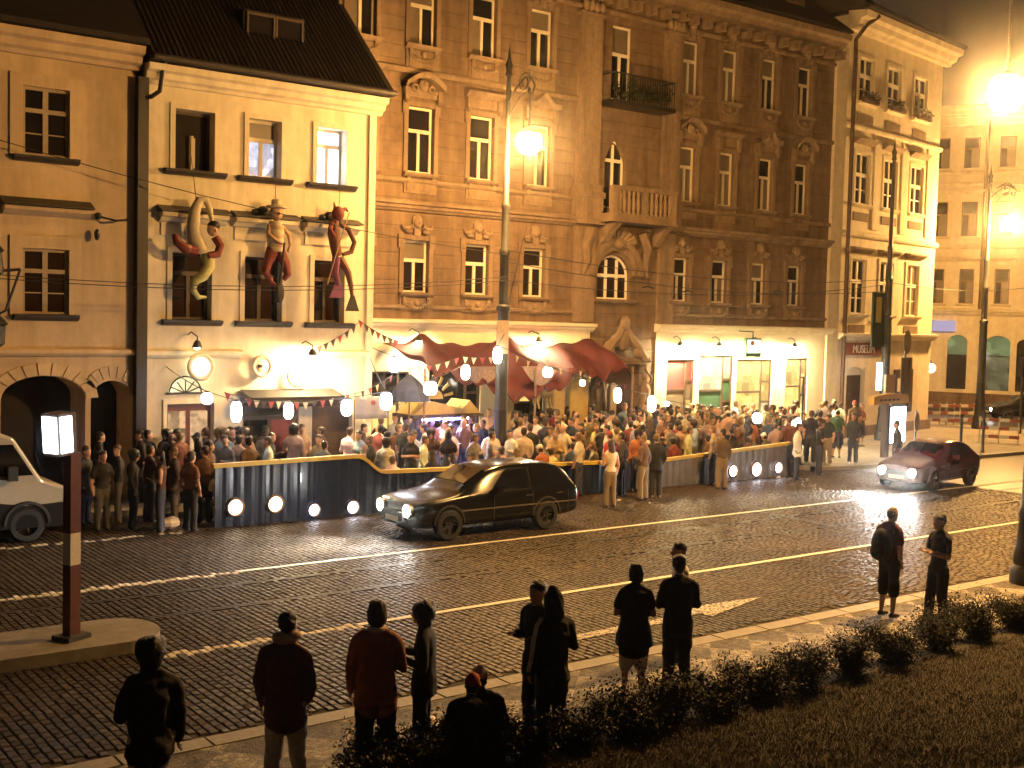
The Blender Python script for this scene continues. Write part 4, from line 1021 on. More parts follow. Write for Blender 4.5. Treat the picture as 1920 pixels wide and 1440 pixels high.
ARMS = {  # elbow, wrist relative to the shoulder, for the right (+x) arm; forward is +y
    'down': ((.06,-.02,-.28), (.06,.06,-.52)), 'bent': ((.07,-.02,-.27), (-.02,.22,-.20)), 'fold': ((.06,.03,-.26), (-.22,.20,-.22)),
    'up': ((.16,.10,.16), (.12,.16,.40)), 'hip': ((.13,-.06,-.25), (.03,.06,-.43)), 'pocket': ((.07,-.06,-.27), (.0,.06,-.47)),
    'fwd': ((.04,.12,-.22), (-.02,.36,-.14)), 'out': ((.24,.06,-.12), (.40,.20,-.04)), 'back': ((.10,-.12,-.25), (-.06,-.14,-.42)),
    'face': ((.10,.10,-.22), (-.06,.20,.04)), 'knee': ((.08,.14,-.24), (.02,.38,-.34)), 'neck': ((.2,.02,.06), (-.04,-.06,.14)) }
def fig(g=1.0, stance='stand', lean=0.0, aL='down', aR='down', top='tee', bot='long', hair='short', yaw=0.0, hp=0.0, sx=.1, female=False, hunch=0.0):
    P = []; hipz = {'sit': .50, 'low': .20}.get(stance, .92)
    dz = hipz-.92
    def up(v):   # lean about the hips, then shift for sitting
        x, y, z = v; z0 = .95; c, s_ = math.cos(lean), math.sin(lean)
        return V((x, y*c+(z-z0)*s_, z0-y*s_+(z-z0)*c+dz))
    wsh = .172*g if not female else .152*g; ww = .140*g if not female else .118*g; wh = .155*g if not female else .162*g
    loose = 1.0 if top in ('tee', 'tank') else 1.12
    tz = [.90, 1.00, 1.10, 1.28, 1.40, 1.465]
    tor = [V((0, 0, z)) for z in tz]; tor[3].y = -.012+hunch*.2; tor[4].y = -.012+hunch*.4; tor[5].y = hunch*.6
    P.append(pr([up((0,0,.88)), up((0,0,1.0))], [wh*.96, wh*.9], [.112*g, .105*g], BOT))
    tor[0].z = .97
    P.append(pr([up(v) for v in tor], [wh*loose*.98, .95*wh*loose, ww*loose, wsh*loose*1.0, wsh*loose*.98, .085], [.115*g*loose, .112*g*loose, .10*g*loose, .122*g*loose, .098*g*loose, .07], TOP))
    if female: P.append(pr([up((-.07,.09,1.27)), up((.07,.09,1.27))], .065, .06, TOP, (0,0,1)))
    if top in ('jacket', 'coat', 'tunic'):
        zb = {'jacket': .765, 'coat': .62, 'tunic': .70}[top]; wb = {'jacket': .197, 'coat': .21, 'tunic': .235}[top]*g
        if stance == 'sit': zb = .9
        P.append(pr([up((0,-.005,zb)), up((0,-.005,1.02)), up((0,-.01,1.2))], [wb, .172*g, .168*g], [wb*.78, .130*g, .122*g], TOP)); P[-1]['flat'] = True
    P.append(pr([up((-wsh+.01,-.012+hunch*.4,1.395)), up((-.07,-.012+hunch*.5,1.452)), up((0,-.01+hunch*.5,1.468)), up((.07,-.012+hunch*.5,1.452)), up((wsh-.01,-.012+hunch*.4,1.395))], [.062,.062,.062,.062,.062], [.056,.05,.05,.05,.056], TOP, (0,1,0)))
    neck0, head = V((0, .01+hunch*.6, 1.44)), V((0, .035+hunch, 1.635))
    hc = up(head); nk = up(neck0)
    P.append(pr([nk, hc+V((0,-.02,-.06))], [.058, .054], None, SKIN))
    def hd(x, y, z):
        x, y, z = x*1.06, y*1.06, z*1.06
        c, s_ = math.cos(hp), math.sin(hp); y, z = y*c+z*s_, -y*s_+z*c
        c, s_ = math.cos(yaw), math.sin(yaw); return hc+V((x*c-y*s_, x*s_+y*c, z))
    hs = V((math.cos(yaw), math.sin(yaw), 0))
    P.append(pr([hd(0,.005,-.085), hd(0,.012,-.05), hd(0,.004,.0), hd(0,-.004,.05), hd(0,-.01,.085)], [.048, .062, .075, .073, .05], [.055, .078, .092, .09, .06], SKIN, hs))
    P.append(pr([hd(0,.088,-.005), hd(0,.104,-.028)], [.010, .017], None, SKIN, hs)); P.append(pr([hd(0,.07,-.09), hd(0,.065,-.085)], .03, .025, SKIN, hs))
    for sgn in (-1, 1): P.append(pr([hd(sgn*.078,-.004,-.025), hd(sgn*.08,-.008,.018)], .012, .02, SKIN, hs))
    if hair in ('short', 'bob', 'long'):
        P.append(pr([hd(0,-.035,-.03), hd(0,-.032,.03), hd(0,-.012,.075), hd(0,-.004,.10)], [.07, .088, .09, .078], [.068, .09, .098, .086], HAIR, hs))
    if hair == 'long': P.append(pr([hd(0,-.05,.05), hd(0,-.085,-.06), hd(0,-.095,-.2), hd(0,-.09,-.30)], [.08, .09, .085, .06], [.05, .045, .04, .03], HAIR, hs))
    if hair == 'bob':
        P.append(pr([hd(0,-.045,.04), hd(0,-.05,-.08)], [.1, .1], [.07, .065], HAIR, hs))
    if hair == 'afro':
        P.append(pr([hd(0,-.035,-.07), hd(0,-.03,.02), hd(0,-.015,.10)], [.10, .138, .125], [.09, .13, .12], HAIR, hs))
    if hair == 'bald': P.append(pr([hd(0,-.05,-.02), hd(0,-.05,.02)], [.072, .074], [.05, .05], HAIR, hs))
    if hair == 'cap':
        P.append(pr([hd(0,-.004,.045), hd(0,-.006,.08), hd(0,-.008,.105)], [.086, .08, .05], [.1, .092, .058], ACC, hs)); P.append(pr([hd(0,.07,.045), hd(0,.15,.035)], [.07, .05], [.012, .01], ACC, hs))
        P.append(pr([hd(0,-.05,-.04), hd(0,-.05,.02)], [.07, .076], [.05, .05], HAIR, hs))
    if hair == 'hood':
        P.append(pr([hd(0,-.05,-.14), hd(0,-.03,-.04), hd(0,-.015,.05), hd(0,-.01,.105)], [.11, .105, .1, .06], [.1, .105, .105, .07], TOP, hs))
    for q_ in P[-8:]:
        if q_['t'] == HAIR or (q_['t'] == SKIN and len(q_['p']) == 5): q_['end'] = .42
    hands = []
    for sgn, arm in ((-1, aL), (1, aR)):
        e, w_ = ARMS[arm] if isinstance(arm, str) else arm
        sh = V((sgn*(wsh+.006), -.012+hunch*.4, 1.378)); el = sh+V((sgn*e[0], e[1], e[2])); wr = sh+V((sgn*w_[0], w_[1], w_[2]))
        a = up(sh); b = up(el); c = up(wr); thick = .012 if top in ('jacket', 'coat', 'long') else 0
        P.append(pr([a, a.lerp(b, .5), b] if top not in ('tee', 'tunic') else [a, a.lerp(b, .62)], [.056+thick*.6, .052+thick, .044+thick] if top not in ('tee', 'tunic') else [.06, .06], None, TOP if top != 'tank' else SKIN))
        if top in ('tee', 'tunic'): P.append(pr([a.lerp(b, .45), b], [.045, .041], None, SKIN))
        long_ = top in ('jacket', 'coat', 'long')
        P.append(pr([b, b.lerp(c, .45), c], [.044+thick, .043+thick, .030+thick], None, TOP if long_ else SKIN))
        d = (c-b).normalized(); h0 = c+d*.015; h1 = c+d*.085
        P.append(pr([h0, c+d*.05, h1], [.024, .036, .036], [.02, .018, .016], SKIN, V((0,1,0)) if abs(d.y) < .8 else V((1,0,0))))
        hands.append((h1, d, sgn))
    lt = {'long': .022, 'shorts': .016, 'skirt': 0}[bot]
    kz = .50
    for sgn in (-1, 1):
        hp_ = V((sgn*.088*g, 0, .90+dz))
        if stance == 'sit': kn = V((sgn*.12, .42, .50)); an = V((sgn*.12, .40, .10)); ft = 0
        elif stance == 'walk': kn = V((sgn*.085, .10*sgn+.06, kz)); an = V((sgn*.08, .26*sgn-.08, .10+(.05 if sgn < 0 else 0))); ft = .0
        elif stance == 'lead': kn = V((sgn*.105, .05 if sgn > 0 else .01, kz)); an = V((sgn*.12, .08 if sgn > 0 else -.06, .09)); ft = 0
        elif stance == 'low': kn = V((sgn*.16, .36, .46)); an = V((sgn*.13, .50, .09)); ft = 0
        else: kn = V((sgn*sx, .012, kz)); an = V((sgn*(sx+.01), -.012, .09)); ft = 0
        cov = BOT
        if bot == 'long': P.append(pr([hp_, hp_.lerp(kn, .5), kn, kn.lerp(an, .5), an], [.092*g+lt*.4, .082*g+lt*.6, .060*g+lt, .056+lt, .046+lt*1.4], None, BOT))
        elif bot == 'shorts':
            k2 = kn.lerp(an, .22); P.append(pr([hp_, hp_.lerp(kn, .5), kn, k2], [.098*g, .092*g, .086*g, .088*g], None, BOT)); P.append(pr([kn, kn.lerp(an, .35), an], [.052, .054, .034], None, SKIN))
        else: P.append(pr([hp_, hp_.lerp(kn, .5), kn, kn.lerp(an, .35), an], [.085*g, .075*g, .052, .052, .034], None, SKIN))
        P.append(pr([an+V((0,-.05,-.045)), an+V((0,.06,-.05)), an+V((0,.15,-.06))], [.036, .042, .036], [.038, .036, .026], SHOE))
    if bot == 'skirt': P.append(pr([V((0,0,1.0+dz)), V((0,0,.85+dz)), V((0,.0,.55+dz))], [.15*g, .185*g, .24*g], [.12*g, .15*g, .19*g], BOT))
    return P, hands
def person_mesh(name, prims, mats, voxel=.03, hands=None, scale=1.0, smooth_it=4):
    mb = MB()
    for p in prims: loft_into(mb, p)
    me = mb.mesh('tmp', [mats[0]]); o = link('tmp', me)
    md = o.modifiers.new('r', 'REMESH'); md.mode = 'VOXEL'; md.voxel_size = voxel; md.adaptivity = 0
    sm = o.modifiers.new('s', 'SMOOTH'); sm.factor = .5; sm.iterations = smooth_it
    out = bpy.data.meshes.new_from_object(o.evaluated_get(bpy.context.evaluated_depsgraph_get()))
    bpy.data.objects.remove(o); bpy.data.meshes.remove(me)
    nf = len(out.polygons); cen = np.zeros(nf*3); out.polygons.foreach_get('center', cen); cen = cen.reshape(-1, 3)
    D = np.stack([sdf(p, cen) for p in prims]); tg = np.array([p['t'] for p in prims])[np.argmin(D, axis=0)]
    out.materials.clear()
    for m in mats: out.materials.append(m)
    out.polygons.foreach_set('material_index', tg.astype('i').tolist())
    # creases in cloth and uneven hair
    nv = len(out.vertices); co = np.zeros(nv*3); out.vertices.foreach_get('co', co); co = co.reshape(-1, 3)
    no = np.zeros(nv*3); out.vertices.foreach_get('normal', no); no = no.reshape(-1, 3)
    lt_ = np.zeros(nf, 'i'); out.polygons.foreach_get('loop_total', lt_); li = np.zeros(len(out.loops), 'i'); out.loops.foreach_get('vertex_index', li)
    vt = np.full(nv, SKIN); vt[li] = np.repeat(tg, lt_)
    rs_ = np.random.RandomState(len(prims)*7+nv)
    def wob(fq, k=5):
        a = np.zeros(nv)
        for _ in range(k): d = rs_.normal(size=3); a += np.sin(co@(d*fq)+rs_.uniform(0, 6.3))
        return a/k
    fine = voxel < .02
    am = np.where(np.isin(vt, (TOP, BOT)), .015*wob(13)+(.009*wob(34) if fine else 0), 0)+np.where(vt == HAIR, .012*wob(40)+(.008*wob(90) if fine else 0), 0)
    co = co+no*am[:, None]; out.vertices.foreach_set('co', co.ravel())
    if hands:
        fb = MB()
        for h1, d, sgn in hands:
            s1 = V((0,1,0)) if abs(d.y) < .8 else V((1,0,0)); s1 = (s1-d*s1.dot(d)).normalized(); s2 = d.cross(s1)
            for k, (off, ln) in enumerate(((-.027,.062),(-.009,.072),(.009,.068),(.027,.052))):
                b0 = h1+s1*off-d*.01; b1 = b0+d*ln*.5+s2*.004; b2 = b1+d*ln*.3+s2*.018; b3 = b2+d*ln*.12+s2*.02
                fb.tube([b0, b1, b2, b3], [.0095,.009,.008,.006], 6)
            t0 = h1-d*.055+s1*.026; fb.tube([t0, t0+s1*.022+d*.025+s2*.01, t0+s1*.03+d*.05+s2*.02], [.011,.010,.007], 6)
        bm = bmesh.new(); bm.from_mesh(out); base = len(bm.verts)
        vv = [bm.verts.new(p) for p in fb.v]
        for f in fb.f:
            fc_ = bm.faces.new([vv[i] for i in f]); fc_.material_index = SKIN
        bmesh.ops.recalc_face_normals(bm, faces=[f for f in bm.faces if f.index < 0] or bm.faces); bm.to_mesh(out); bm.free()
    out.polygons.foreach_set('use_smooth', [True]*len(out.polygons))
    if scale != 1.0: out.transform(Matrix.Scale(scale, 4))
    out.name = name; return out

# cloth materials that take their colour from each person
def rnd_mat(name, cols, k, rough=.8):
    def f(nt, b):
        oi = nt.nodes.new('ShaderNodeObjectInfo'); mu = nt.nodes.new('ShaderNodeMath'); mu.operation = 'MULTIPLY'; mu.inputs[1].default_value = k; nt.links.new(oi.outputs['Random'], mu.inputs[0])
        fr = nt.nodes.new('ShaderNodeMath'); fr.operation = 'FRACT'; nt.links.new(mu.outputs[0], fr.inputs[0])
        rp = nt.nodes.new('ShaderNodeValToRGB'); rp.color_ramp.interpolation = 'CONSTANT'; e = rp.color_ramp.elements
        while len(e) < len(cols): e.new(.5)
        for i, c in enumerate(cols): e[i].position = i/len(cols); e[i].color = (*c, 1)
        nt.links.new(fr.outputs[0], rp.inputs['Fac']); nt.links.new(rp.outputs['Color'], b.inputs['Base Color']); b.inputs['Roughness'].default_value = rough
    return node_mat(name, f)
def shirt(nt, b):
    oi = nt.nodes.new('ShaderNodeObjectInfo'); tc = nt.nodes.new('ShaderNodeTexCoord'); nz = nt.nodes.new('ShaderNodeTexNoise'); nz.inputs['Scale'].default_value = 9; nt.links.new(tc.outputs['Object'], nz.inputs['Vector'])
    mr = nt.nodes.new('ShaderNodeMapRange'); mr.inputs[3].default_value = .7; mr.inputs[4].default_value = 1.2; nt.links.new(nz.outputs['Fac'], mr.inputs[0])
    mx = nt.nodes.new('ShaderNodeMix'); mx.data_type = 'RGBA'; mx.blend_type = 'MULTIPLY'; mx.inputs[0].default_value = 1; nt.links.new(oi.outputs['Color'], mx.inputs[6]); nt.links.new(mr.outputs[0], mx.inputs[7])
    nt.links.new(mx.outputs[2], b.inputs['Base Color']); b.inputs['Roughness'].default_value = .85
    bp = nt.nodes.new('ShaderNodeBump'); bp.inputs['Strength'].default_value = .6; bp.inputs['Distance'].default_value = .03; nt.links.new(nz.outputs['Fac'], bp.inputs['Height']); nt.links.new(bp.outputs['Normal'], b.inputs['Normal'])
shirtm = node_mat('crowd_shirt', shirt)
crowdmats = [shirtm, rnd_mat('crowd_trousers', [(.02,.02,.03),(.05,.06,.1),(.03,.03,.03),(.22,.17,.1),(.04,.045,.07),(.1,.09,.08)], 17.3),
    rnd_mat('crowd_skin', [(.42,.24,.15),(.5,.3,.2),(.36,.2,.12),(.46,.27,.17)], 7.7, .6), rnd_mat('crowd_hair', [(.012,.009,.007),(.03,.018,.01),(.06,.035,.018),(.015,.012,.01),(.16,.1,.04)], 29.1, .5),
    rnd_mat('crowd_shoes', [(.02,.015,.012),(.1,.08,.06),(.4,.38,.34)], 13.1, .6), rnd_mat('crowd_caps', [(.6,.56,.48),(.03,.03,.03),(.55,.5,.4),(.3,.04,.03)], 41.7)]
SPECS = [
    ('standing', 'short hair', dict()), ('standing', 'a cap', dict(hair='cap', aR='bent', top='tee', g=1.05)), ('arm stretching', 'short hair', dict(aR='fwd', aL='bent', top='long')),
    ('standing', 'long hair', dict(female=True, hair='long', aL='bent', top='tank', bot='long')), ('standing', 'bob', dict(female=True, hair='bob', bot='skirt', aL='fold', aR='fold')), ('arm folding', 'short hair', dict(aL='fold', aR='fold', g=1.08, top='tee')),
    ('jacketed', 'short hair', dict(top='jacket', aR='pocket', aL='pocket')), ('arm raising', 'short hair', dict(aR='up', top='tee')), ('bare legged', 'shaved head', dict(hair='bald', bot='shorts', aL='hip', g=1.06)),
    ('standing', 'curly hair', dict(hair='afro', top='long', aL='face')), ('seated', 'short hair', dict(stance='sit', lean=.18, aL='fwd', aR='bent', top='tee')), ('seated', 'long hair', dict(stance='sit', lean=.12, female=True, hair='long', aL='fwd', aR='fwd')),
    ('seated', 'a cap', dict(stance='sit', lean=.2, hair='cap', aL='knee', aR='bent', g=1.1)), ('sideways looking', 'short hair', dict(yaw=.9, aL='bent', top='long', g=.95)) ]
PROTO = [person_mesh('person', fig(**s)[0], crowdmats, .03, None, 1.0, 3) for _, _, s in SPECS]
COLS = [('white', (.72,.68,.6), 7), ('cream', (.55,.46,.32), 5), ('black', (.02,.02,.022), 7), ('dark red', (.2,.035,.03), 3), ('brown', (.12,.065,.035), 8), ('grey', (.2,.19,.18), 4), ('olive', (.12,.10,.05), 1), ('rust', (.28,.11,.05), 2), ('navy', (.03,.04,.08), 4), ('tan', (.34,.24,.14), 6), ('pale blue', (.36,.42,.52), 3)]
CW = [c for c in COLS for _ in range(c[2])]
rc = random.Random(11)
def zone(x):
    if x < 16.4: return 'near cream house'
    if x < 24.6: return 'under red canopy'
    if x < 29.6: return 'by carved portal'
    return 'by shop windows'
def crowd_person(x, y, z, k, col, face, label, group, h=1.0):
    o = link('person', PROTO[k], None, (x, y, z), (0, 0, face)); o.scale = (h, h, h)
    o.color = (*col, 1); return tag(o, label, 'person', group)
placed = []
nm = 0
for iy in range(9):
    for ix in range(44):
        y = 25.25+iy*.66+rc.uniform(-.2,.2); x = 10.6+ix*.66+(.33 if iy % 2 else 0)+rc.uniform(-.2,.2)
        ymax = 28.1 if x < 17.0 else 30.5
        if y > ymax or x > 38.8: continue
        if x > bx2+.3 and (y < 25.2 or (x > 33 and y < 27.5)): continue
        if x > 33.5 and rc.random() < .55: continue
        if math.hypot(x-19.93, y-27.0) < .6: continue
        if x < 13.5 and rc.random() < .25: continue
        if rc.random() < (.10 if 16 < x < 31 else .22): continue
        near = iy == 0
        seated = near and rc.random() < .75 and x < bx2
        if seated: k = rc.choice([10, 10, 11, 12])
        else: k = rc.choice([0,1,2,3,4,5,6,7,8,9,13,0,3,9,13,5])
        if k == 7 and rc.random() < .5: k = 2
        cn, cc, _ = rc.choice(CW); 
        face = (rc.uniform(-.5,.5) if seated else rc.uniform(-PI, PI))
        z = .12 if y > FY+.02 and not (x > 31.3) else (.12 if x > 31.6 or y > FY+.02 else 0)
        if seated: y = 25.05
        pose, hr, _ = SPECS[k]
        if seated: lab = 'seated person in %s top with %s on bench %s' % (cn, hr, zone(x))
        else: lab = '%s person in %s top with %s %s %s' % (pose, cn, hr, 'facing the street' if abs(face) > 2.2 else ('facing the houses' if abs(face) < .9 else ('facing the van' if face > 0 else 'facing the corner')), zone(x))
        cj = [min(1, c*rc.uniform(.8,1.2)) for c in cc]
        crowd_person(x, y, z, k, cj, face, lab, 'crowd in the beer garden', rc.uniform(.93,1.05)); nm += 1
# benches behind the barrier carry the seated guests
bwood = mat('bench_wood', (.2,.12,.06), .6, .2, 8)
bt = None
for i in range(10):
    xb = 10.5+i*1.98
    if bt is None:
        bt = thing('bench', 'slatted beer bench standing inside the navy barrier', 'bench', (xb, 25.02, 0), 0, 'benches inside the barrier')
        for q in (-.14, 0, .14): MB().box(.02, 1.9, q-.06, q+.06, .375, .41).build('slat', bwood, bt)
        for q in (.25, 1.6): MB().box(q, q+.06, -.17, .17, 0, .375).build('leg', bwood, bt)
    else: c_ = copy_tree(bt); c_.location = (xb, 25.02, 0)
# named people outside the barrier
OUT = [  # head pixel, prototype, colour, facing, label
    ((1082,812), 0, (.6,.55,.45), .4, 'person in pale tee leaning on the barrier rail from the road'),
    ((1119,806), 1, (.45,.04,.06), .1, 'person in bright red shirt and cap at the barrier, seen from behind'),
    ((1146,826), 3, (.7,.64,.52), -.2, 'person with long hair and white top beside red shirted one at barrier'),
    ((1168,812), 6, (.05,.035,.03), .5, 'person in dark jacket crowding the barrier beside white top'),
    ((1190,806), 9, (.35,.12,.04), 2.4, 'curly haired person in orange top standing outside the barrier'),
    ((1208,818), 13, (.13,.08,.05), .2, 'person in brown long sleeves outside barrier between two dark dressed ones'),
    ((1232,815), 6, (.02,.02,.025), -.4, 'person in black jacket at the barrier kink'),
    ((1338,800), 0, (.42,.33,.2), .6, 'person in tan tee leaning over the low part of the barrier'),
    ((1356,806), 13, (.12,.08,.05), -.3, 'person in dark brown sweater standing before the grey hull'),
    ((1497,795), 6, (.8,.78,.72), -2.5, 'person in a white suit at the end of the barrier'),
    ((1522,788), 5, (.015,.015,.018), -2.2, 'person in black beside the white suited one'),
    ((1571,768), 8, (.05,.12,.07), -1.2, 'person in green top walking past the narrow house with bag'),
    ((1548,752), 2, (.1,.06,.05), -1.6, 'person in brown top standing between narrow house door and yellow kiosk'),
    ((1602,775), 6, (.03,.03,.035), 1.9, 'person in dark jacket walking towards the yellow kiosk'),
    ((1683,790), 6, (.02,.02,.02), .8, 'person in black half hidden behind the kiosk sign') ]
for (hp_, k, col_, fc_, lab) in OUT:
    p = G(hp_[0], hp_[1], 1.74+(.12 if hp_[0] > 1540 else 0)); crowd_person(p.x, min(p.y, 30) if hp_[0] > 1540 else min(p.y, 24.25), .12 if hp_[0] > 1540 else 0, k, col_, fc_, lab, 'people outside the barrier')
LEFT = [((172,818),0,(.02,.018,.02),'black'),((205,803),6,(.03,.025,.03),'charcoal'),((238,808),13,(.02,.02,.025),'black'),((268,800),6,(.025,.02,.02),'dark'),((292,812),9,(.05,.03,.02),'dark brown'),((318,790),2,(.08,.04,.03),'brown'),((338,822),5,(.22,.08,.04),'rust'),((372,795),3,(.12,.07,.04),'brown'),((392,830),13,(.15,.08,.05),'reddish brown'),((352,768),4,(.3,.2,.12),'tan'),((405,790),1,(.1,.06,.04),'brown'),((330,760),0,(.4,.3,.2),'cream'),((222,775),6,(.02,.02,.02),'black'),((188,785),9,(.03,.02,.02),'dark'),((255,772),3,(.04,.03,.03),'dark'),((160,840),6,(.02,.018,.018),'black'),((192,848),0,(.025,.02,.02),'charcoal'),((222,838),13,(.02,.02,.022),'black'),((250,846),9,(.03,.022,.02),'dark'),((280,838),2,(.06,.035,.025),'dark brown'),((302,850),3,(.10,.05,.03),'brown'),((328,842),6,(.05,.03,.025),'dark brown'),((358,850),0,(.22,.09,.05),'rust'),((384,840),13,(.12,.06,.04),'reddish brown')]
for i, (hp_, k, col_, cn) in enumerate(LEFT):
    p = G(hp_[0], hp_[1], 1.72); y = min(p.y, 28.0)
    crowd_person(p.x, y, .12 if y > FY+.02 else 0, k, col_, rc.uniform(-PI, PI), '%s person in %s clothes with %s waiting between van and barrier' % (SPECS[k][0], cn, SPECS[k][1]), 'people waiting beside the van')

# ---- foreground people, each modelled for itself
skinm = mat('skin', (.42,.25,.16), .55, .1, 20); skind = mat('skin_tan', (.30,.17,.10), .55, .1, 20)
hairb = mat('black_hair', (.008,.006,.005), .45, .4, 60, .8, 120); hairbr = mat('brown_hair', (.03,.016,.009), .5, .4, 60, .8, 120)
def cl(name, c, r=.85): return mat(name, c, r, .25, 7, .5, 14)
blackc = cl('black_cloth', (.012,.012,.013)); darkc = cl('charcoal_cloth', (.025,.022,.022)); brownc = cl('brown_jacket', (.13,.065,.045)); khaki = cl('khaki_trousers', (.55,.47,.33)); redc = cl('rust_plaid', (.24,.09,.06)); maroon = cl('maroon_shirt', (.12,.02,.02)); whitec = cl('white_cloth', (.6,.55,.47)); palec = cl('pale_shorts', (.66,.54,.40)); shoem = mat('dark_shoe', (.02,.015,.012), .6)
redcap = cl('red_cap', (.32,.05,.03)); cremecap = cl('cream_cap', (.5,.4,.26))
def fg(label, head_px, h, spec, mats, face, kerb=.10, loc=None):
    prims, hands = fig(**spec); me = person_mesh('person', prims, mats, .0145, hands, h/1.74, 6)
    p = loc or G(head_px[0], head_px[1], h+kerb)
    o = link('person', me, None, (p[0], p[1], kerb), (0, 0, face)); return tag(o, label, 'person')
VA = AZ-PI/2      # facing straight away from the viewer turns +y onto the view axis
def m6(top, bot, skin=skinm, hair=hairb, acc=None): return [top, bot, skin, hair, shoem, acc or top]
fg('person in dark jacket and tan trousers hurrying along the mosaic pavement', (283,1203), 1.78, dict(top='jacket', bot='long', stance='walk', aL='bent', aR='down', g=1.1, hair='afro'), m6(cl('ink_jacket', (.018,.014,.018)), khaki), VA+.5)
pB = fg('person in brown jacket and khaki trousers with a pale scarf', (538,1153), 1.78, dict(top='jacket', bot='long', aL='down', aR='pocket', g=1.12, stance='lead'), m6(brownc, khaki), VA-.15)
pC = fg('person in rust plaid shirt with pale neckerchief and long dark trousers', (708,1131), 1.80, dict(top='jacket', hair='bob', aL='down', aR='bent', g=1.1, stance='lead'), m6(redc, blackc, hair=hairbr), VA)
MB().torus((0,.005,1.535), .075, .034, 'z', 16, 8).build('neckerchief', cl('pale_band', (.55,.42,.3)), pC, smooth=True)
fg('bushy haired person all in black standing beside the rust shirt', (797,1132), 1.70, dict(top='jacket', hair='afro', aL='bent', aR='bent', g=.92, bot='long'), m6(blackc, blackc), VA+1.45)
fg('person in dark clothes holding a red cup of beer', (1011,1093), 1.74, dict(top='long', hair='short', aL='bent', aR='bent', g=1.05), m6(darkc, blackc), VA+2.4)
pE2 = fg('person in black track jacket with a white stripe down the sleeve', (1040,1109), 1.74, dict(top='jacket', hair='hood', aL='down', aR='bent', g=1.05), m6(blackc, blackc), VA+.5)
fg('curly haired person in black tunic and pale knee shorts', (1193,1060), 1.66, dict(top='tunic', bot='shorts', hair='bob', aL='bent', aR='bent', g=1.12, female=True), m6(blackc, palec), VA-.05)
fg('person in black shirt and long black trousers facing the road', (1275,1044), 1.74, dict(top='jacket', bot='long', aL='fold', aR='fold', g=1.05), m6(blackc, blackc), VA+.1)
fg('short haired person in white shirt behind one in black', (1277,1019), 1.74, dict(top='tee', bot='long', aL='bent', aR='down', hair='short'), m6(whitec, darkc), VA+1.7, .0)
pI = fg('person in maroon shirt and dark knee shorts carrying a backpack', (1672,951), 1.80, dict(top='tee', bot='shorts', hair='bald', aL='pocket', aR='pocket', g=1.03), m6(maroon, blackc, hair=hairbr), VA-1.0)
fg('person in dark tee and trousers with folded arms near the shrubs', (1765,966), 1.76, dict(top='tee', bot='long', aL='fold', aR='fold', stance='lead', g=1.02), m6(darkc, darkc), VA+1.9)
sp1 = G(914, 1272, 1.02); sp2 = G(876, 1290, .98)
fg('person in cream cap and black top sitting on the kerb', None, 1.72, dict(stance='low', lean=.35, hair='cap', top='jacket', aL='knee', aR='knee', g=1.05, hp=-.15), m6(blackc, blackc, acc=cremecap), VA+.35, .10, sp1)
fg('person in red cap and black top sitting on the kerb', None, 1.70, dict(stance='low', lean=.35, hair='cap', top='jacket', aL='knee', aR='knee', g=1.02, hp=-.3), m6(blackc, darkc, acc=redcap), VA-.2, .10, sp2)
# things they carry
def held(name, label, cat, p): return thing(name, label, cat, p)
sc_p = pB.location
scf = MB().torus((0,.02,1.52), .085, .05, 'z', 16, 8).ball((-.07,.0,1.545), (.08,.07,.05), 10, 6).ball((.05,-.06,1.55), (.08,.06,.045), 10, 6)
tag(scf.build('scarf', cl('pale_scarf', (.5,.36,.24)), None, (sc_p.x, sc_p.y, sc_p.z+.035), smooth=True), 'pale scarf round the neck of the brown jacketed person', 'scarf')
bpk = MB()
bpk.ball((0,-.2,1.2), (.19,.14,.27), 14, 10).ball((0,-.3,1.1), (.14,.08,.14), 12, 8)
for s_ in (-1, 1): bpk.tube([(s_*.12,-.1,1.42),(s_*.13,.06,1.46),(s_*.13,.13,1.3),(s_*.14,.02,1.06),(s_*.12,-.1,1.02)], .018, 6)
tag(bpk.build('backpack', cl('dark_backpack', (.02,.022,.02)), None, pI.location, (0,0,VA-1.0), smooth=True), 'dark backpack worn by the person in maroon shirt', 'backpack')
cp = G(1007, 1190, 1.15)
cup = thing('beer_cup', 'red plastic cup with white foam on top', 'cup', (cp.x, cp.y, 1.06))
MB().lathe([(.028,0),(.042,.11),(.039,.11),(.026,.004)], 14).build('cup_body', mat('red_plastic', (.4,.04,.03), .4), cup, smooth=True)
MB().ball((0,0,.112), (.04,.04,.016), 12, 6).build('foam', whitec, cup, smooth=True)
st = pE2.location; a_ = VA+.5
stripe = MB(); sh = V((-.24,-.02,1.40)); 
stripe.tube([(-.185,-.045,1.47),(-.245,-.055,1.40),(-.290,-.075,1.25),(-.312,-.082,1.12),(-.31,-.05,1.0),(-.305,.0,.9)], .024, 7)
so_ = stripe.build('sleeve_stripe', whitec, pE2, smooth=True)
wb = G(797, 1386, .1); tag(MB().ball((0,0,.1), (.2,.14,.12), 12, 8).ball((.08,.02,.16), (.1,.09,.08), 10, 6).build('plastic_bag', mat('white_plastic', (.62,.56,.42), .4, .15, 9, .8, 14), None, (wb.x, wb.y, .1), smooth=True), 'white plastic bag lying at the feet of bushy haired person', 'bag')
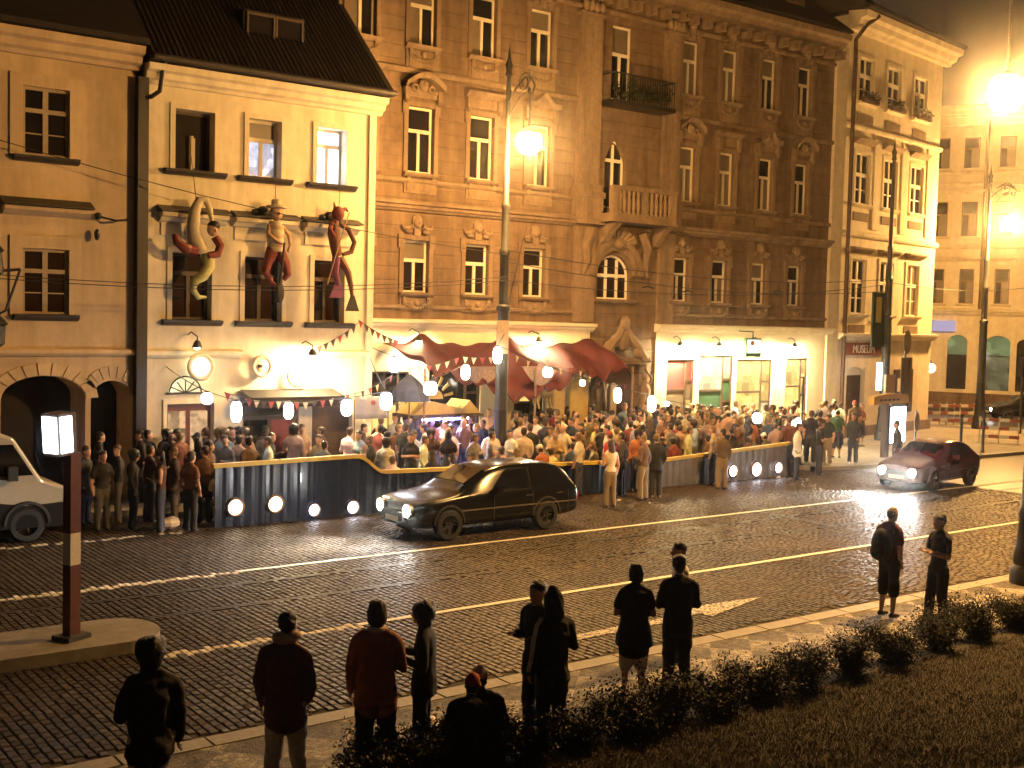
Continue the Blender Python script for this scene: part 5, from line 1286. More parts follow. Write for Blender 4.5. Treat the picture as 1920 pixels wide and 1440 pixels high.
# ================================================================ vehicles
tyre = mat('tyre_rubber', (.015,.015,.015), .8, .2, 20); rimm = mat('wheel_rim', (.16,.15,.14), .35, .2, 10, metal=.8); carglass = mat('car_glass', (.008,.008,.01), .06, .3, 3, spec=.7)
chrome = mat('chrome_trim', (.4,.38,.34), .2, .1, 8, metal=.9); blackpl = mat('black_plastic', (.02,.02,.02), .6, .2, 10)
def car_paint(name, c): return mat(name, c, .2, .06, 3, coat=.0, spec=.4)
def wheel(par, x, y, r, w, side):
    wh = link('wheel', None, par, (x, y, r))
    MB().lathe([(r*.62,-w/2),(r*.9,-w/2),(r,-w*.35),(r,w*.35),(r*.9,w/2),(r*.62,w/2)], 24, axis='y', cap=False).build('tyre', tyre, wh, smooth=True)
    m = MB().lathe([(0,-.02),(r*.18,-.03),(r*.2,.0),(r*.62,.03),(r*.64,-.05),(r*.64,.06),(0,.06)], 20, axis='y')
    for k in range(5):
        q = 2*PI*k/5; m.tube([(r*.1*math.cos(q),-.04,r*.1*math.sin(q)),(r*.58*math.cos(q),-.02,r*.58*math.sin(q))], r*.07, 6)
    m.build('rim', rimm, wh, rot=(0,0,0 if side < 0 else PI), smooth=True)
def make_car(name, label, loc, rz, st, paint, wb, wr=.31, lights=(1,.97,.9), lstr=60, hl=.1, group=None, rear=False):
    # st: stations (x, z_low, z_belt, z_roof, half_width, half_roof); x=0 is the nose, car points to -x
    t = thing(name, label, 'car', loc, rz, group)
    sec = []
    for x, zl, zb, zr, hw, hr in st:
        mid = zl+(zb-zl)*.55
        half = [(0,zl),(hw*.86,zl),(hw*.98,zl+.10),(hw,mid),(hw*.975,zb-.06),(hw*.94,zb)]
        if zr > zb+.06: half += [(hr+(hw*.94-hr)*.35, zb+(zr-zb)*.6),(hr,zr-.05),(hr*.86,zr),(0,zr+.015)]
        else: half += [(hw*.85,zb+.015),(hw*.7,zb+.03),(hw*.5,zb+.04),(0,zb+.05)]
        sec.append([(x, -y, z) for y, z in half]+[(x, y, z) for y, z in half[::-1][1:-1]])
    n = len(sec[0]); m = MB(); m.v = [p for s_ in sec for p in s_]
    for i in range(len(sec)-1):
        for k in range(n): m.f.append([i*n+k, i*n+(k+1)%n, (i+1)*n+(k+1)%n, (i+1)*n+k]); m.m.append(0)
    m.f += [list(range(n)), list(range((len(sec)-1)*n, len(sec)*n))]; m.m += [0, 0]
    body = m.build('body', paint, t, smooth=True)
    sd = body.modifiers.new('sub', 'SUBSURF'); sd.levels = 1; sd.render_levels = 2
    L = st[-1][0]
    for x in wb:
        hwx = max(s[4] for s in st)
        for sgn in (-1, 1): wheel(t, x, sgn*(hwx-.09), wr, .2, sgn)
        for sgn in (-1, 1): MB().torus((x, sgn*(hwx-.02), wr+.02), wr+.05, .03, 'y', 16, 6, 0, 0, PI).build('wheel_arch', blackpl, t)
    # glazing: side windows follow the cabin stations
    cab = [s for s in st if s[3] > s[2]+.3]
    x0, x1 = cab[0][0], cab[-1][0]; zb, zr, hw, hr = cab[1][2], cab[1][3], cab[1][4], cab[1][5]
    for sgn in (-1, 1):
        def q(x, u): return (x, sgn*((hw*.94*(1-u)+hr*u)+.012), zb+(zr-zb)*u)
        xm = (x0+x1)/2
        for a, b, ta, tb in ((x0-.05, xm-.06, x0+.42, xm-.06), (xm+.04, x1, xm+.04, x1-.25)):
            MB().add([q(a,.08),q(b,.08),q(tb,.82),q(ta,.82)], [(0,1,2,3)]).build('side_window', carglass, t)
        MB().box(x0-.05, x0+.08, sgn*(hw+.1)-.09, sgn*(hw+.1)+.07, zb+.0, zb+.13).build('wing_mirror', paint, t)
        for xx in (x0-.02, xm, x1-.02): MB().box(xx-.006, xx+.006, sgn*(hw+.004)-.004, sgn*(hw+.004)+.004, .36, zb-.05).build('door_seam', blackpl, t)
        MB().box(x0-.9, x1+.25, sgn*(hw+.006)-.006, sgn*(hw+.006)+.006, zb-.36, zb-.325).build('side_trim', chrome, t)
        for xx in (xm-.12, x1-.3): MB().box(xx-.09, xx+.09, sgn*(hw+.005)-.015, sgn*(hw+.005)+.015, zb-.14, zb-.115).build('door_handle', chrome, t)
    fr = [s for s in st if s[0] <= x0]
    xs_ = st[[s[0] for s in st].index(x0)-1][0]
    zp = st[[s[0] for s in st].index(x0)-1][3]; z0r = cab[0][3]
    ia = [s_[0] for s_ in st].index(x0)-1; ids = [7, 8, 9, 10, 11]
    A_ = [V(sec[ia][k]).lerp(V(sec[ia+1][k]), .10) for k in ids]; B_ = [V(sec[ia][k]).lerp(V(sec[ia+1][k]), .88) for k in ids]
    A_ = [V((p.x, p.y*.96, p.z-.004)) for p in A_]; B_ = [V((p.x, p.y*.96, p.z-.006)) for p in B_]
    MB().add(A_+B_, [(k, k+1, k+6, k+5) for k in range(4)]).build('windscreen', carglass, t)
    zl, zf = st[0][1], st[0][2]; hwf = st[0][4]
    le = emitter('headlight_%s' % name, lights, lstr)
    for sgn in (-1, 1):
        h = MB().lathe([(hl*1.25,-.01),(hl*1.25,.06),(hl,.07)], 16, axis='x').build('headlight', chrome, t, (-.03, sgn*(hwf*.74), zf-.08))
        MB().lathe([(.0,-.045),(hl*.6,-.04),(hl,-.015),(hl,.0),(0,.0)], 14, axis='x').build('headlight_lens', le, h, smooth=True)
        sl = bpy.data.lights.new('headlight_beam', 'SPOT'); sl.energy = lstr*9; sl.color = lights; sl.spot_size = math.radians(70); sl.spot_blend = .8; sl.shadow_soft_size = hl
        so2 = bpy.data.objects.new('headlight_beam', sl); C.objects.link(so2); so2.parent = h; so2.location = (-.08, 0, 0); so2.rotation_euler = (0, math.radians(90-9), 0)
        MB().box(L-.02, L+.03, sgn*(st[-1][4]*.8)-.1, sgn*(st[-1][4]*.8)+.1, st[-1][2]-.3, st[-1][2]-.1).build('tail_light', mat('tail_lens', (.25,.01,.01), .3), t)
    MB().box(-.06, .0, -hwf*.6, hwf*.6, zl+.12, zl+.3).build('grille', blackpl, t)
    MB().box(-.075, -.06, -.24, .24, zl+.08, zl+.19).build('number_plate', whitep, t)
    return t
SUV = [(0,.32,.74,.74,.72,.5),(.12,.26,.82,.82,.84,.5),(.55,.25,.88,.88,.88,.5),(1.15,.25,.94,.94,.89,.5),(1.35,.25,.96,1.14,.89,.66),(2.05,.25,.97,1.50,.89,.63),(2.7,.25,.97,1.54,.89,.63),(3.5,.25,.97,1.53,.89,.63),(4.2,.26,.97,1.46,.87,.61),(4.52,.3,.95,1.05,.83,.6),(4.6,.36,.9,.9,.78,.5)]
HAT = [(0,.3,.66,.66,.64,.5),(.12,.24,.74,.74,.78,.5),(.6,.22,.82,.82,.82,.5),(1.0,.22,.88,.88,.83,.5),(1.2,.22,.9,1.05,.83,.6),(1.75,.22,.92,1.38,.83,.58),(2.4,.22,.92,1.42,.83,.58),(3.1,.22,.92,1.38,.83,.56),(3.6,.24,.92,1.2,.8,.54),(3.85,.28,.9,.95,.76,.5),(3.95,.34,.86,.86,.7,.4)]
cA = G(716, 992); make_car('suv', 'black estate car with headlights on passing the navy barrier', (13.15, 21.6, 0), math.radians(1), SUV, car_paint('dark_green_paint', (.004,.004,.004)), (.85, 3.55), .34, lstr=75, hl=.125)
make_car('hatchback', 'dark red hatchback with headlights on coming round the corner', (29.9, 20.7, 0), math.radians(7), HAT, car_paint('dark_red_paint', (.055,.008,.006)), (.75, 3.15), .29, lstr=75, hl=.12)
far_p = G(1850, 782)
make_car('saloon', 'black car waiting on the side street behind road barriers', (G(1852,786).x, G(1852,786).y, 0), math.radians(-38), HAT, car_paint('black_paint', (.012,.012,.012)), (.75, 3.15), .29, lstr=25, hl=.09)
# white van parked at the left
vx = 7.3
van = thing('van', 'white van with dark lower swoosh parked before the dark arches', 'van', (vx, 25.75, 0), 0)
vw = mat('van_white', (.42,.38,.30), .35, .05, 3, coat=.4); vd = mat('van_dark', (.008,.009,.01), .35, .1, 3, coat=.4)
body = MB()
prof_ = [(0,.35),(0,.95),(-.12,1.1),(-.6,1.26),(-1.15,2.15),(-1.5,2.28),(-5.2,2.28),(-5.3,2.1),(-5.3,.35)]
body.prism(prof_, -.92, .92); bv = body.build('body', vw, van).modifiers.new('b', 'BEVEL'); bv.width = .07; bv.segments = 3
MB().prism([(-.02,.30),(-.02,.8),(-.9,.75),(-1.5,.85),(-2.1,1.25),(-2.3,1.3),(-5.31,1.3),(-5.31,.30)], -.935, -.921).build('side_panel', vd, van)
for a, b in ((-1.75,-.8),(-2.75,-1.86),(-3.8,-2.86),(-4.9,-3.92)):
    MB().prism([(a,1.38),(b if b < -1.2 else -.78,1.38),(b if b < -1.2 else -1.18,2.02),(a,2.02)], -.932, -.922).build('side_window', carglass, van)
    MB().prism([(a,1.38),(b if b < -1.2 else -.78,1.38),(b if b < -1.2 else -1.18,2.02),(a,2.02)], .922, .932).build('side_window', carglass, van)
MB().add([(-.63,-.8,1.3),(-.63,.8,1.3),(-1.12,.74,2.1),(-1.12,-.74,2.1)], [(0,1,2,3)]).build('windscreen', carglass, van, (.03,0,.02))
for x in (-.9, -4.3):
    for s_ in (-1, 1): wheel(van, x, s_*.83, .36, .22, s_)
    MB().torus((x,-.93,.38), .43, .04, 'y', 18, 6, 0, 0, PI).build('wheel_arch', blackpl, van)
MB().box(-1.3, -1.12, -1.14, -.94, 1.3, 1.58).build('wing_mirror', blackpl, van)
for s_ in (-1, 1): MB().box(-.02, .03, s_*.7-.14, s_*.7+.14, .75, .93).build('headlight', mat('unlit_lens', (.3,.3,.3), .15), van)
MB().box(-.02, .1, -.9, .9, .3, .5).build('bumper', blackpl, van)
MB().tube([(-2.2,-.5,2.28),(-2.2,-.5,2.42),(-2.2,.5,2.42),(-2.2,.5,2.28)], .02, 6).build('roof_bar', blackpl, van)

# ================================================================ lights of the beer garden
def spot_fixture(par, x, z, d, e, size=.1, name='spotlight'):
    f = MB().tube([(0,0,.25),(0,-.2,.32),(0,-d,.22),(0,-d,.1)], .018, 6).lathe([(.05,.12),(.09,.06),(.13,-.06)], 10, (0,-d,0)).build(name, blackiron, par, (x, -.02, z))
    MB().ball((0,-d,-.05), (size,size,.06), 10, 6).build('bulb', e, f); return f
flood = emitter('shop_flood', (1.0,.76,.40), 1900); floodw = emitter('house_flood', (1.0,.74,.38), 1150); flooddim = emitter('shop_flood_left', (1.0,.74,.38), 1200)
for px in (1275, 1348, 1422, 1490): spot_fixture(tall, bx(W(px, 640, B3Y-.4).x), 4.0, .40, flood)
for px, e in ((785, flooddim), (1010, flooddim)): spot_fixture(tall, bx(W(px, 628, B3Y-.6).x), 4.1, .6, e)
spot_fixture(house, hx(352,650), 3.95, .6, emitter('house_spot_small', (1.0,.8,.42), 22), .08, 'gooseneck_lamp')
spot_fixture(house, hx(566,640), 3.75, .6, floodw, .12, 'gooseneck_lamp')
# round white rings fixed on the cream house
def ring(px, py, r, lit, label):
    p = W(px, py, B2Y-.25)
    t = thing('ring_lamp', label, 'ring lamp', (p.x, B2Y-.12, p.z), 0, 'round rings on the cream house')
    MB().torus((0,-.05,0), r, r*.22, 'y', 24, 10).build('ring', mat('ring_white', (.62,.52,.36), .5, .1, 6), t, smooth=True)
    if lit: MB().lathe([(0,-.04),(r*.55,-.04),(r*.8,-.02),(r*.8,.0),(0,.0)], 18, axis='y').build('lamp_face', emitter('ring_light_%d' % lit, (1.0,.86,.55), 3.0*lit), t)
    MB().box(-.04, .04, .0, .125, -.04, .04).build('wall_bracket', blackiron, t)
ring(379, 688, .30, 1, 'large lit ring lamp above the arched fanlight door'); ring(494, 687, .25, 0, 'unlit pale ring between the two lit ring lamps'); ring(559, 706, .24, 4, 'brightest lit ring lamp above the dark awning')
# paper lanterns on a cable
lant = [(388,747,.13,1.0),(443,772,.13,1.9),(541,770,.12,1.7),(650,764,.14,1.5),(724,752,.16,1.4),(740,684,.17,1.2),(873,698,.13,1.6),(933,666,.13,1.8),(807,728,.19,1.0),(1027,698,.15,1.0),(1092,718,.09,1.0),(1158,741,.12,1.9),(1222,757,.13,1.9),(1251,757,.07,1.0),(1420,784,.15,1.1),(1493,794,.15,1.3)]
warmpaper = emitter('lantern_paper', (1.0,.83,.62), 9); coolpaper = emitter('lantern_paper_cool', (.80,.84,1.0), 8)
names = ['small round lantern beside the red door', 'tall lantern between the red door and the awning', 'tall lantern in front of the dark awning', 'lantern in front of the dark doorway', 'lantern beside the grey cloth banner', 'wide lantern on the corner of the cream house', 'oval lantern under the red canopy near the sunburst board', 'oval lantern hanging on the lamp mast', 'big round lantern over the sunburst board', 'round glowing lantern in the middle of the red canopy', 'tiny lantern over the gabled boards', 'tall lantern beside the dark portal', 'tall lantern between the portal and shop windows', 'tiny bulb lantern beside the first shop window', 'round lantern above the grey hull barrier', 'round lantern beside the white suited person']
cable_pts = []
for i, (px, py, r, asp) in enumerate(lant):
    Y = 26.3 if i < 5 else (28.3 if i == 5 else (27.6 if px < 1100 else (26.6 if px < 1300 else 25.4)))
    if i == 7: Y = 26.6
    p = W(px, py, Y); t = thing('paper_lantern', names[i]+', glowing white', 'lantern', p, 0, 'paper lanterns over the garden')
    hh = r*asp
    MB().lathe([(r*.45,-hh),(r*.8,-hh*.8),(r,-hh*.35),(r,hh*.35),(r*.8,hh*.8),(r*.45,hh)], 14).build('paper_shade', coolpaper if i in (0,1,3,4,5) else warmpaper, t, smooth=True)
    MB().lathe([(r*.5,hh),(r*.5,hh+.03),(.01,hh+.05)], 10).lathe([(r*.47,-hh-.03),(r*.47,-hh)], 10).build('cap', blackiron, t)
    cable_pts.append((p, hh))
def cable(label, pts, r=.008, cat='cable', group='overhead wires', name='cable'):
    P = []
    for a, b in zip(pts[:-1], pts[1:]):
        a, b = V(a), V(b); n = 8; sag = (b-a).length*.02
        for k in range(n): t = k/n; q = a.lerp(b, t); q.z -= sag*4*t*(1-t); P.append(q)
    P.append(V(pts[-1])); return tag(MB().tube(P, r, 5).build(name, blackiron), label, cat, group)
def lk(i): p, h = cable_pts[i]; return (p.x, p.y, p.z+h+.04)
hx0 = V((HX0+.6, B2Y-.02, 3.4))
cable('lantern cable from the cream house wall to its far corner', [hx0, lk(0), lk(1), lk(2), lk(3), lk(4), (HX1-.1, B2Y-.05, 3.6)], .01, 'cable', 'lantern cables')
cable('lantern cable under the red canopy', [(HX1-.05, B2Y-.05, 3.9), lk(5), lk(8), lk(6), (19.9, 26.85, 4.4), lk(9), lk(10), (bx(26.2)+B3X, 30.9, 4.2)], .01, 'cable', 'lantern cables')
cable('lantern cable along the grey hull side', [(19.95, 26.85, 4.5), lk(7), lk(11), lk(12), lk(13), lk(14), lk(15), (31.5, 25.6, 2.95)], .01, 'cable', 'lantern cables')
for (x, y, z, lab) in ((31.5, 25.6, 2.97, 'thin dark pole holding the lantern cable end beside the barrier'),):
    tag(MB().lathe([(.12,0),(.12,.03),(.03,.05),(.03,z)], 8).build('cable_pole', blackiron, None, (x, y, .12)), lab, 'pole')
# bunting
def bunting(label, pts, n, cols):
    P = []
    for a, b in zip(pts[:-1], pts[1:]):
        a, b = V(a), V(b); m_ = 10; sag = (b-a).length*.05
        for k in range(m_): t = k/m_; q = a.lerp(b, t); q.z -= sag*4*t*(1-t); P.append(q)
    P.append(V(pts[-1])); o = P[0]; P = [p-o for p in P]
    t = thing('bunting', label, 'bunting', o, 0, 'bunting strings')
    MB().tube(P, .008, 5).build('cord', blackiron, t)
    for k in range(n):
        f = (k+.5)/n*(len(P)-1); i = min(int(f), len(P)-2); p = P[i].lerp(P[i+1], f-i); d = (P[i+1]-P[i]).normalized()*.08
        s_ = rc.uniform(-.05, .05)
        MB().add([p-d, p+d, p+V((0,s_,-.2)), p-d+V((0,.006,0)), p+d+V((0,.006,0)), p+V((0,s_+.006,-.2))], [(0,1,2),(3,5,4),(0,3,4,1),(1,4,5,2),(2,5,3,0)]).build('pennant', cols[k % len(cols)], t)
pr_, pd_, pw_ = mat('pennant_red', (.35,.05,.04), .7), mat('pennant_dark', (.05,.03,.03), .7), mat('pennant_cream', (.6,.5,.3), .7)
bunting('bunting from the cream house over to the red canopy', [W(592,652,28.4), W(676,602,28.4), W(748,640,28.0)], 13, [pr_, pd_, pd_])
bunting('bunting draped low along the cream house awning', [W(420,735,27.6), W(520,752,27.0), W(640,742,27.2), W(740,700,28.3)], 22, [pr_, pw_, pd_])
bunting('bunting with cream pennants under the red canopy', [W(760,690,28.2), W(865,668,27.8), W(960,662,27.4), W(1080,690,28.0), W(1180,722,29.0)], 24, [pw_, pw_, pr_])
# red canopy
cx0, cx1 = W(748,640,29.8).x, W(1150,650,29.6).x
m = MB(); NU, NV = 60, 16
for i in range(NU+1):
    u = i/NU
    for j in range(NV+1):
        v = j/NV
        x = cx0+(cx1-cx0)*u+.2*math.sin(v*3+u*9)*v
        y = 30.75-2.3*v
        zt = 3.95+.28*math.exp(-((u-.17)/.06)**2)+.22*math.exp(-((u-.55)/.07)**2)+.55*max(0, u-.8)*2
        zb = 2.78+.36*math.sin(u*PI*3.1+.5)+.35*abs(math.sin(u*PI*5))*.6+(.9*(u-.86)/.14 if u > .86 else 0)+(.8*(.06-u)/.06 if u < .06 else 0)
        z = zt+(zb-zt)*(v**1.25)-.22*math.sin(PI*v)*(.5+.5*math.sin(u*31))+.05*math.sin(u*47+v*8)+.035*math.sin(u*95+v*5)*v-(.16*abs(math.sin(u*41+1))+.12*abs(math.sin(u*67)))*v**6
        m.v.append((x-cx0, y-30.75, z))
for i in range(NU):
    for j in range(NV): a = i*(NV+1)+j; m.f.append([a, a+NV+1, a+NV+2, a+1]); m.m.append(0)
can = thing('canopy', 'sagging red cloth canopy strung over the bar crowd', 'canopy', (cx0, 30.75, 0))
co = m.build('canopy_cloth', mat('red_cloth', (.075,.009,.009), .8, .25, 4, .3, 30), can, smooth=True); sdm = co.modifiers.new('t', 'SOLIDIFY'); sdm.thickness = .012
m = MB()
for k in range(2):
    u0 = (.37, .62)[k] if k else .2; 
for (ua, ub, dp) in ((.16,.36,.55),(.44,.62,.6)):
    n = 12; xs_ = [cx1-cx0]
    top = [((cx1-cx0)*(ua+(ub-ua)*k/n), -2.1, 3.35) for k in range(n+1)]; bot = [((cx1-cx0)*(ua+(ub-ua)*k/n), -2.2, 3.35-dp*math.sin(PI*k/n)) for k in range(n+1)]
    m.v += top+bot; o_ = len(m.v)-2*(n+1)
    for k in range(n): m.f.append([o_+k, o_+k+1, o_+n+2+k, o_+n+1+k]); m.m.append(0)
m.build('net_drape', mat('grey_net', (.2,.15,.13), .9, .4, 14), can)
for x in (0.1, (cx1-cx0)*.5, cx1-cx0-.1): MB().tube([(x,-2.25,0.12),(x,-2.25,3.3)], .035, 8).build('canopy_pole', bwood, can)
# decorations of the bar under the canopy
yb = mat('yellow_board', (.55,.38,.10), .6, .12, 5); oc = mat('ochre_board', (.5,.36,.14), .6, .15, 5)
sbp = W(812, 748, 29.4)
sun_b = thing('sunburst_board', 'yellow half sun with rays on the roof of the bar stand', 'board', (sbp.x, 29.4, sbp.z))
MB().prism([(.34*math.cos(PI*k/14), .30*math.sin(PI*k/14)) for k in range(15)], -.03, .03).build('sun_disc', yb, sun_b)
for k in range(7):
    q = PI*(k+.5)/7; MB().prism([(r_*math.cos(q+d__), r_*math.sin(q+d__)) for r_, d__ in ((.42,-.07),(.72,-.06),(.72,.06),(.42,.07))], -.025, .025).build('ray', yb, sun_b)
st_ = thing('bar_stand', 'bar stand with shallow yellow gabled roof lit blue underneath', 'bar stand', (sbp.x+.15, 29.4, .12))
hz = sbp.z-.12
MB().prism([(-1.15,hz-.42),(1.25,hz-.42),(.85,hz-.02),(.6,hz-.28),(-.4,hz-.05),(-.7,hz-.1)], -.5, .5).build('gable_roof', yb, st_)
MB().box(-1.2, 1.3, -.6, .6, hz-.52, hz-.43).build('roof_slab', darkwood, st_)
for x in (-1.05, 1.1):
    for y in (-.5, .5): MB().box(x-.05, x+.05, y-.05, y+.05, 0, hz-.5).build('post', darkwood, st_)
MB().box(-1.1, 1.15, -.55, -.2, 0, 1.05).build('counter', darkwood, st_)
MB().tube([(-.8,-.45,hz-.57),(.9,-.45,hz-.57)], .03, 6).build('blue_tube', emitter('blue_neon', (.22,.25,1.0), 26), st_)
bl = bpy.data.lights.new('blue_stage_light', 'SPOT'); bl.energy = 5000; bl.color = (.42,.46,1.0); bl.spot_size = math.radians(58); bl.spot_blend = .7; bl.shadow_soft_size = .1
blo = bpy.data.objects.new('blue_stage_light', bl); C.objects.link(blo); blo.parent = st_; blo.location = (-.5, -.72, hz+.55); blo.rotation_euler = (math.radians(-34), 0, math.radians(-14))
MB().lathe([(.05,0),(.1,.05),(.1,.2),(.06,.24)], 10).tube([(0,0,.2),(0,.5,-.1),(0,.5,-.75)], .02, 6).build('stage_lamp', blackiron, st_, (-.5,-.62,hz+.5))
for i, (px, py, w, h, pk) in enumerate(((1085,745,.75,1.15,.25),(1048,752,.45,.75,.05),(1150,742,.25,.7,.1),(955,745,.34,1.5,.0))):
    p = W(px, py, 29.7); z1 = p.z+h*.62; z0_ = max(.12, p.z-1.5)
    tag(MB().prism([(-w/2,0),(w/2,0),(w/2,z1-.12-pk),(w*.2,z1-.12),(-w*.2,z1-.12),(-w/2,z1-.12-pk)], -.03, .03).build('painted_board', oc if i else yb, None, (p.x, 29.7, .12)), ['tall ochre board with rounded gable top under the canopy', 'short ochre board beside the gabled one', 'slim ochre board next to the dark portal', 'pale pillar board behind the lamp mast'][i], 'board', 'painted boards by the bar')
p = W(1022, 735, 29.5)
hr_ = thing('wooden_beast', 'pale carved four legged animal ornament hung under the canopy', 'ornament', (p.x, 29.5, p.z))
b_ = MB(); b_.tube([(-.42,0,.05),(-.2,0,.0),(.15,0,.02),(.38,0,.12)], [.12,.2,.2,.15], 10); b_.tube([(.34,0,.14),(.5,0,.3),(.62,0,.34),(.78,0,.28)], [.13,.1,.1,.06], 9)
b_.build('body', oc, hr_, smooth=True)
for x in (-.32, .28):
    for y in (-.1, .1): MB().tube([(x,y,-.05),(x-.05,y,-.3),(x+.02,y,-.52)], [.07,.045,.035], 7).build('leg', oc, hr_)
MB().tube([(-.45,0,.1),(-.6,0,.0),(-.62,0,-.2)], [.04,.05,.02], 6).build('tail', oc, hr_); MB().tube([(0,0,.2),(0,0,1.1)], .012, 5).build('hanger', blackiron, hr_)
pz = W(768, 730, 28.9)
par_ = thing('parasol', 'half folded dark blue parasol beside the bar stand', 'parasol', (pz.x, 28.9, .12))
MB().lathe([(.62,pz.z-.45),(.5,pz.z-.15),(.28,pz.z+.12),(.04,pz.z+.32)], 8, cap=False).build('parasol_cloth', mat('dark_blue_cloth', (.03,.035,.06), .8, .3, 6), par_); MB().tube([(0,0,0),(0,0,pz.z+.36)], .022, 8).build('pole', bwood, par_); MB().lathe([(.25,0),(.25,.06),(.04,.09)], 10).build('foot', greyiron, par_)
p = W(697, 763, 27.9)
bnr = thing('cloth_banner', 'grey white cloth banner with small emblem at the house corner', 'banner', (p.x, 27.9, 0))
m = MB()
for i in range(13):
    for j in range(5): m.v.append((-.5+i/12, .03*math.sin(i*1.3), p.z-.32+.64*j/4-.03*math.sin(PI*i/12)*(j == 4)))
for i in range(12):
    for j in range(4): a = i*5+j; m.f.append([a, a+5, a+6, a+1]); m.m.append(0)
c_ = m.build('cloth', mat('grey_cloth', (.42,.40,.38), .85, .1, 6), bnr, smooth=True); c_.modifiers.new('s', 'SOLIDIFY').thickness = .01
MB().torus((.02,-.05,p.z+.12), .05, .014, 'y', 12, 6).box(-.03, .07, -.06, -.045, p.z+.1, p.z+.13).build('emblem', pr_, c_)
for x in (-.53, .53): MB().tube([(x,0,.12),(x,0,p.z+.4)], .02, 6).build('pole', bwood, bnr)
# hanging box sign and house number plates on the shops
p = W(1411, 652, 30.1)
hs_ = thing('hanging_sign', 'green framed white box sign hanging before the shop lights', 'sign', (p.x, 30.1, p.z))
MB().box(-.42, .42, -.06, .06, -.36, .36).build('sign_box', mat('green_sign', (.05,.16,.06), .5), hs_)
MB().box(-.36, .36, -.075, -.061, -.2, .3).build('sign_face', emitter('sign_face_white', (.95,1.0,.8), .8), hs_); MB().ball((-.1,-.085,.18), (.12,.02,.1), 8, 6).build('sign_emblem', mat('orange_emblem', (.5,.2,.06), .5), hs_)
MB().tube([(0,0,.36),(0,0,.6),(0,.88,.62)], .025, 6).build('bracket', blackiron, hs_)
# ================================================================ puppets on the cream house
def puppet(label, px, py, build, rope_top):
    p = W(px, py, B2Y-.55); t = thing('puppet', label, 'puppet', (p.x, B2Y-.55, p.z), 0, 'puppets hanging on the cream house'); t.scale = (.86, .86, .86)
    build(t); MB().tube([(0,0,.6),(rope_top[0],.3,rope_top[1])], .01, 5).build('rope', blackiron, t); return t
pp_skin = mat('puppet_skin', (.42,.27,.17), .7, .15, 9, .8, 18); pp_red = mat('puppet_red', (.17,.03,.025), .7, .2, 9, .8, 18); pp_cream = mat('puppet_cream', (.5,.44,.3), .7, .1, 9, .8, 18); pp_green = mat('puppet_green', (.42,.42,.18), .6, .2, 12, .8, 18); pp_black = mat('puppet_black', (.015,.013,.013), .6); pp_rust = mat('puppet_rust', (.12,.045,.025), .7, .2, 9, .8, 18); pp_violet = mat('puppet_violet', (.16,.04,.12), .7)
def px1(t):
    MB().tube([(.1,0,-.3),(-.08,0,.0),(-.16,0,.4),(-.12,0,.85),(.02,0,1.18),(.2,0,1.2),(.33,0,.95),(.4,0,.6)], [.24,.22,.2,.16,.12,.10,.09,.06], 12).build('torso', pp_cream, t, smooth=True)
    h = MB().ball((.38,-.12,.35), (.17,.16,.2), 12, 9).ball((.4,-.28,.32), (.03,.05,.04), 7, 5).build('head', pp_skin, t, smooth=True); MB().ball((.42,-.1,.46), (.19,.18,.15), 12, 8).build('hair', pp_black, h, smooth=True)
    MB().tube([(.45,-.1,.15),(.6,-.15,-.1),(.5,-.2,-.35),(.2,-.22,-.42)], [.12,.13,.12,.1], 9).build('arm', pp_red, t, smooth=True)
    MB().tube([(-.1,-.1,-.3),(-.45,-.15,-.25),(-.7,-.15,-.05),(-.75,-.1,.15)], [.16,.14,.12,.08], 9).build('arm', pp_red, t, smooth=True); MB().ball((-.36,-.2,-.25), (.12,.08,.13), 9, 6).build('hand', pp_skin, t, smooth=True)
    MB().tube([(.25,-.05,-.35),(.28,-.1,-.7),(.1,-.15,-1.0),(-.15,-.15,-1.15),(-.2,-.1,-1.4),(.0,-.05,-1.62),(.25,-.02,-1.6)], [.2,.19,.16,.13,.1,.08,.03], 10).build('tail', pp_green, t, smooth=True)
def px2(t):
    h = MB().ball((0,-.05,.95), (.2,.18,.26), 12, 9).ball((0,-.24,.9), (.04,.06,.05), 7, 5).build('head', pp_skin, t, smooth=True)
    MB().lathe([(.32,1.08),(.3,1.14),(.16,1.16),(.15,1.32),(.02,1.36)], 14, (0,-.05,0)).build('hat', pp_cream, h, smooth=True)
    for k in range(7):
        z0_ = .62-.13*k; w0 = (.2,.25,.27,.26,.25,.24,.25)[k]
        MB().lathe([(w0*.97,-.065),(w0,0),(w0*.97,.065)], 14, (0,0,z0_)).build('shirt_stripe', pp_cream if k % 2 == 0 else mat('puppet_stripe', (.4,.3,.2), .7), t, smooth=True)
    MB().tube([(.2,-.02,.55),(.42,-.05,.3),(.46,-.08,-.02),(.38,-.1,-.2)], [.08,.06,.05,.04], 8).build('arm', pp_skin, t, smooth=True); MB().tube([(-.2,-.02,.55),(-.3,-.15,.3),(-.1,-.28,.1),(.1,-.3,.0)], [.08,.06,.05,.04], 8).build('arm', pp_skin, t, smooth=True)
    MB().tube([(-.08,0,-.18),(-.28,-.12,-.55),(-.38,-.15,-.85),(-.2,-.1,-1.1),(.0,-.05,-1.25)], [.2,.15,.12,.08,.06], 9).build('leg', pp_red, t, smooth=True); MB().tube([(.1,0,-.18),(.28,-.12,-.55),(.36,-.12,-.9),(.25,-.1,-1.05)], [.2,.15,.12,.07], 9).build('leg', pp_red, t, smooth=True)
    MB().tube([(.16,-.3,.05),(.1,-.3,-.6),(.02,-.3,-1.2)], .035, 7).ball((.02,-.3,-1.45), (.16,.06,.32), 12, 8).build('paddle', pp_black, t, smooth=True)
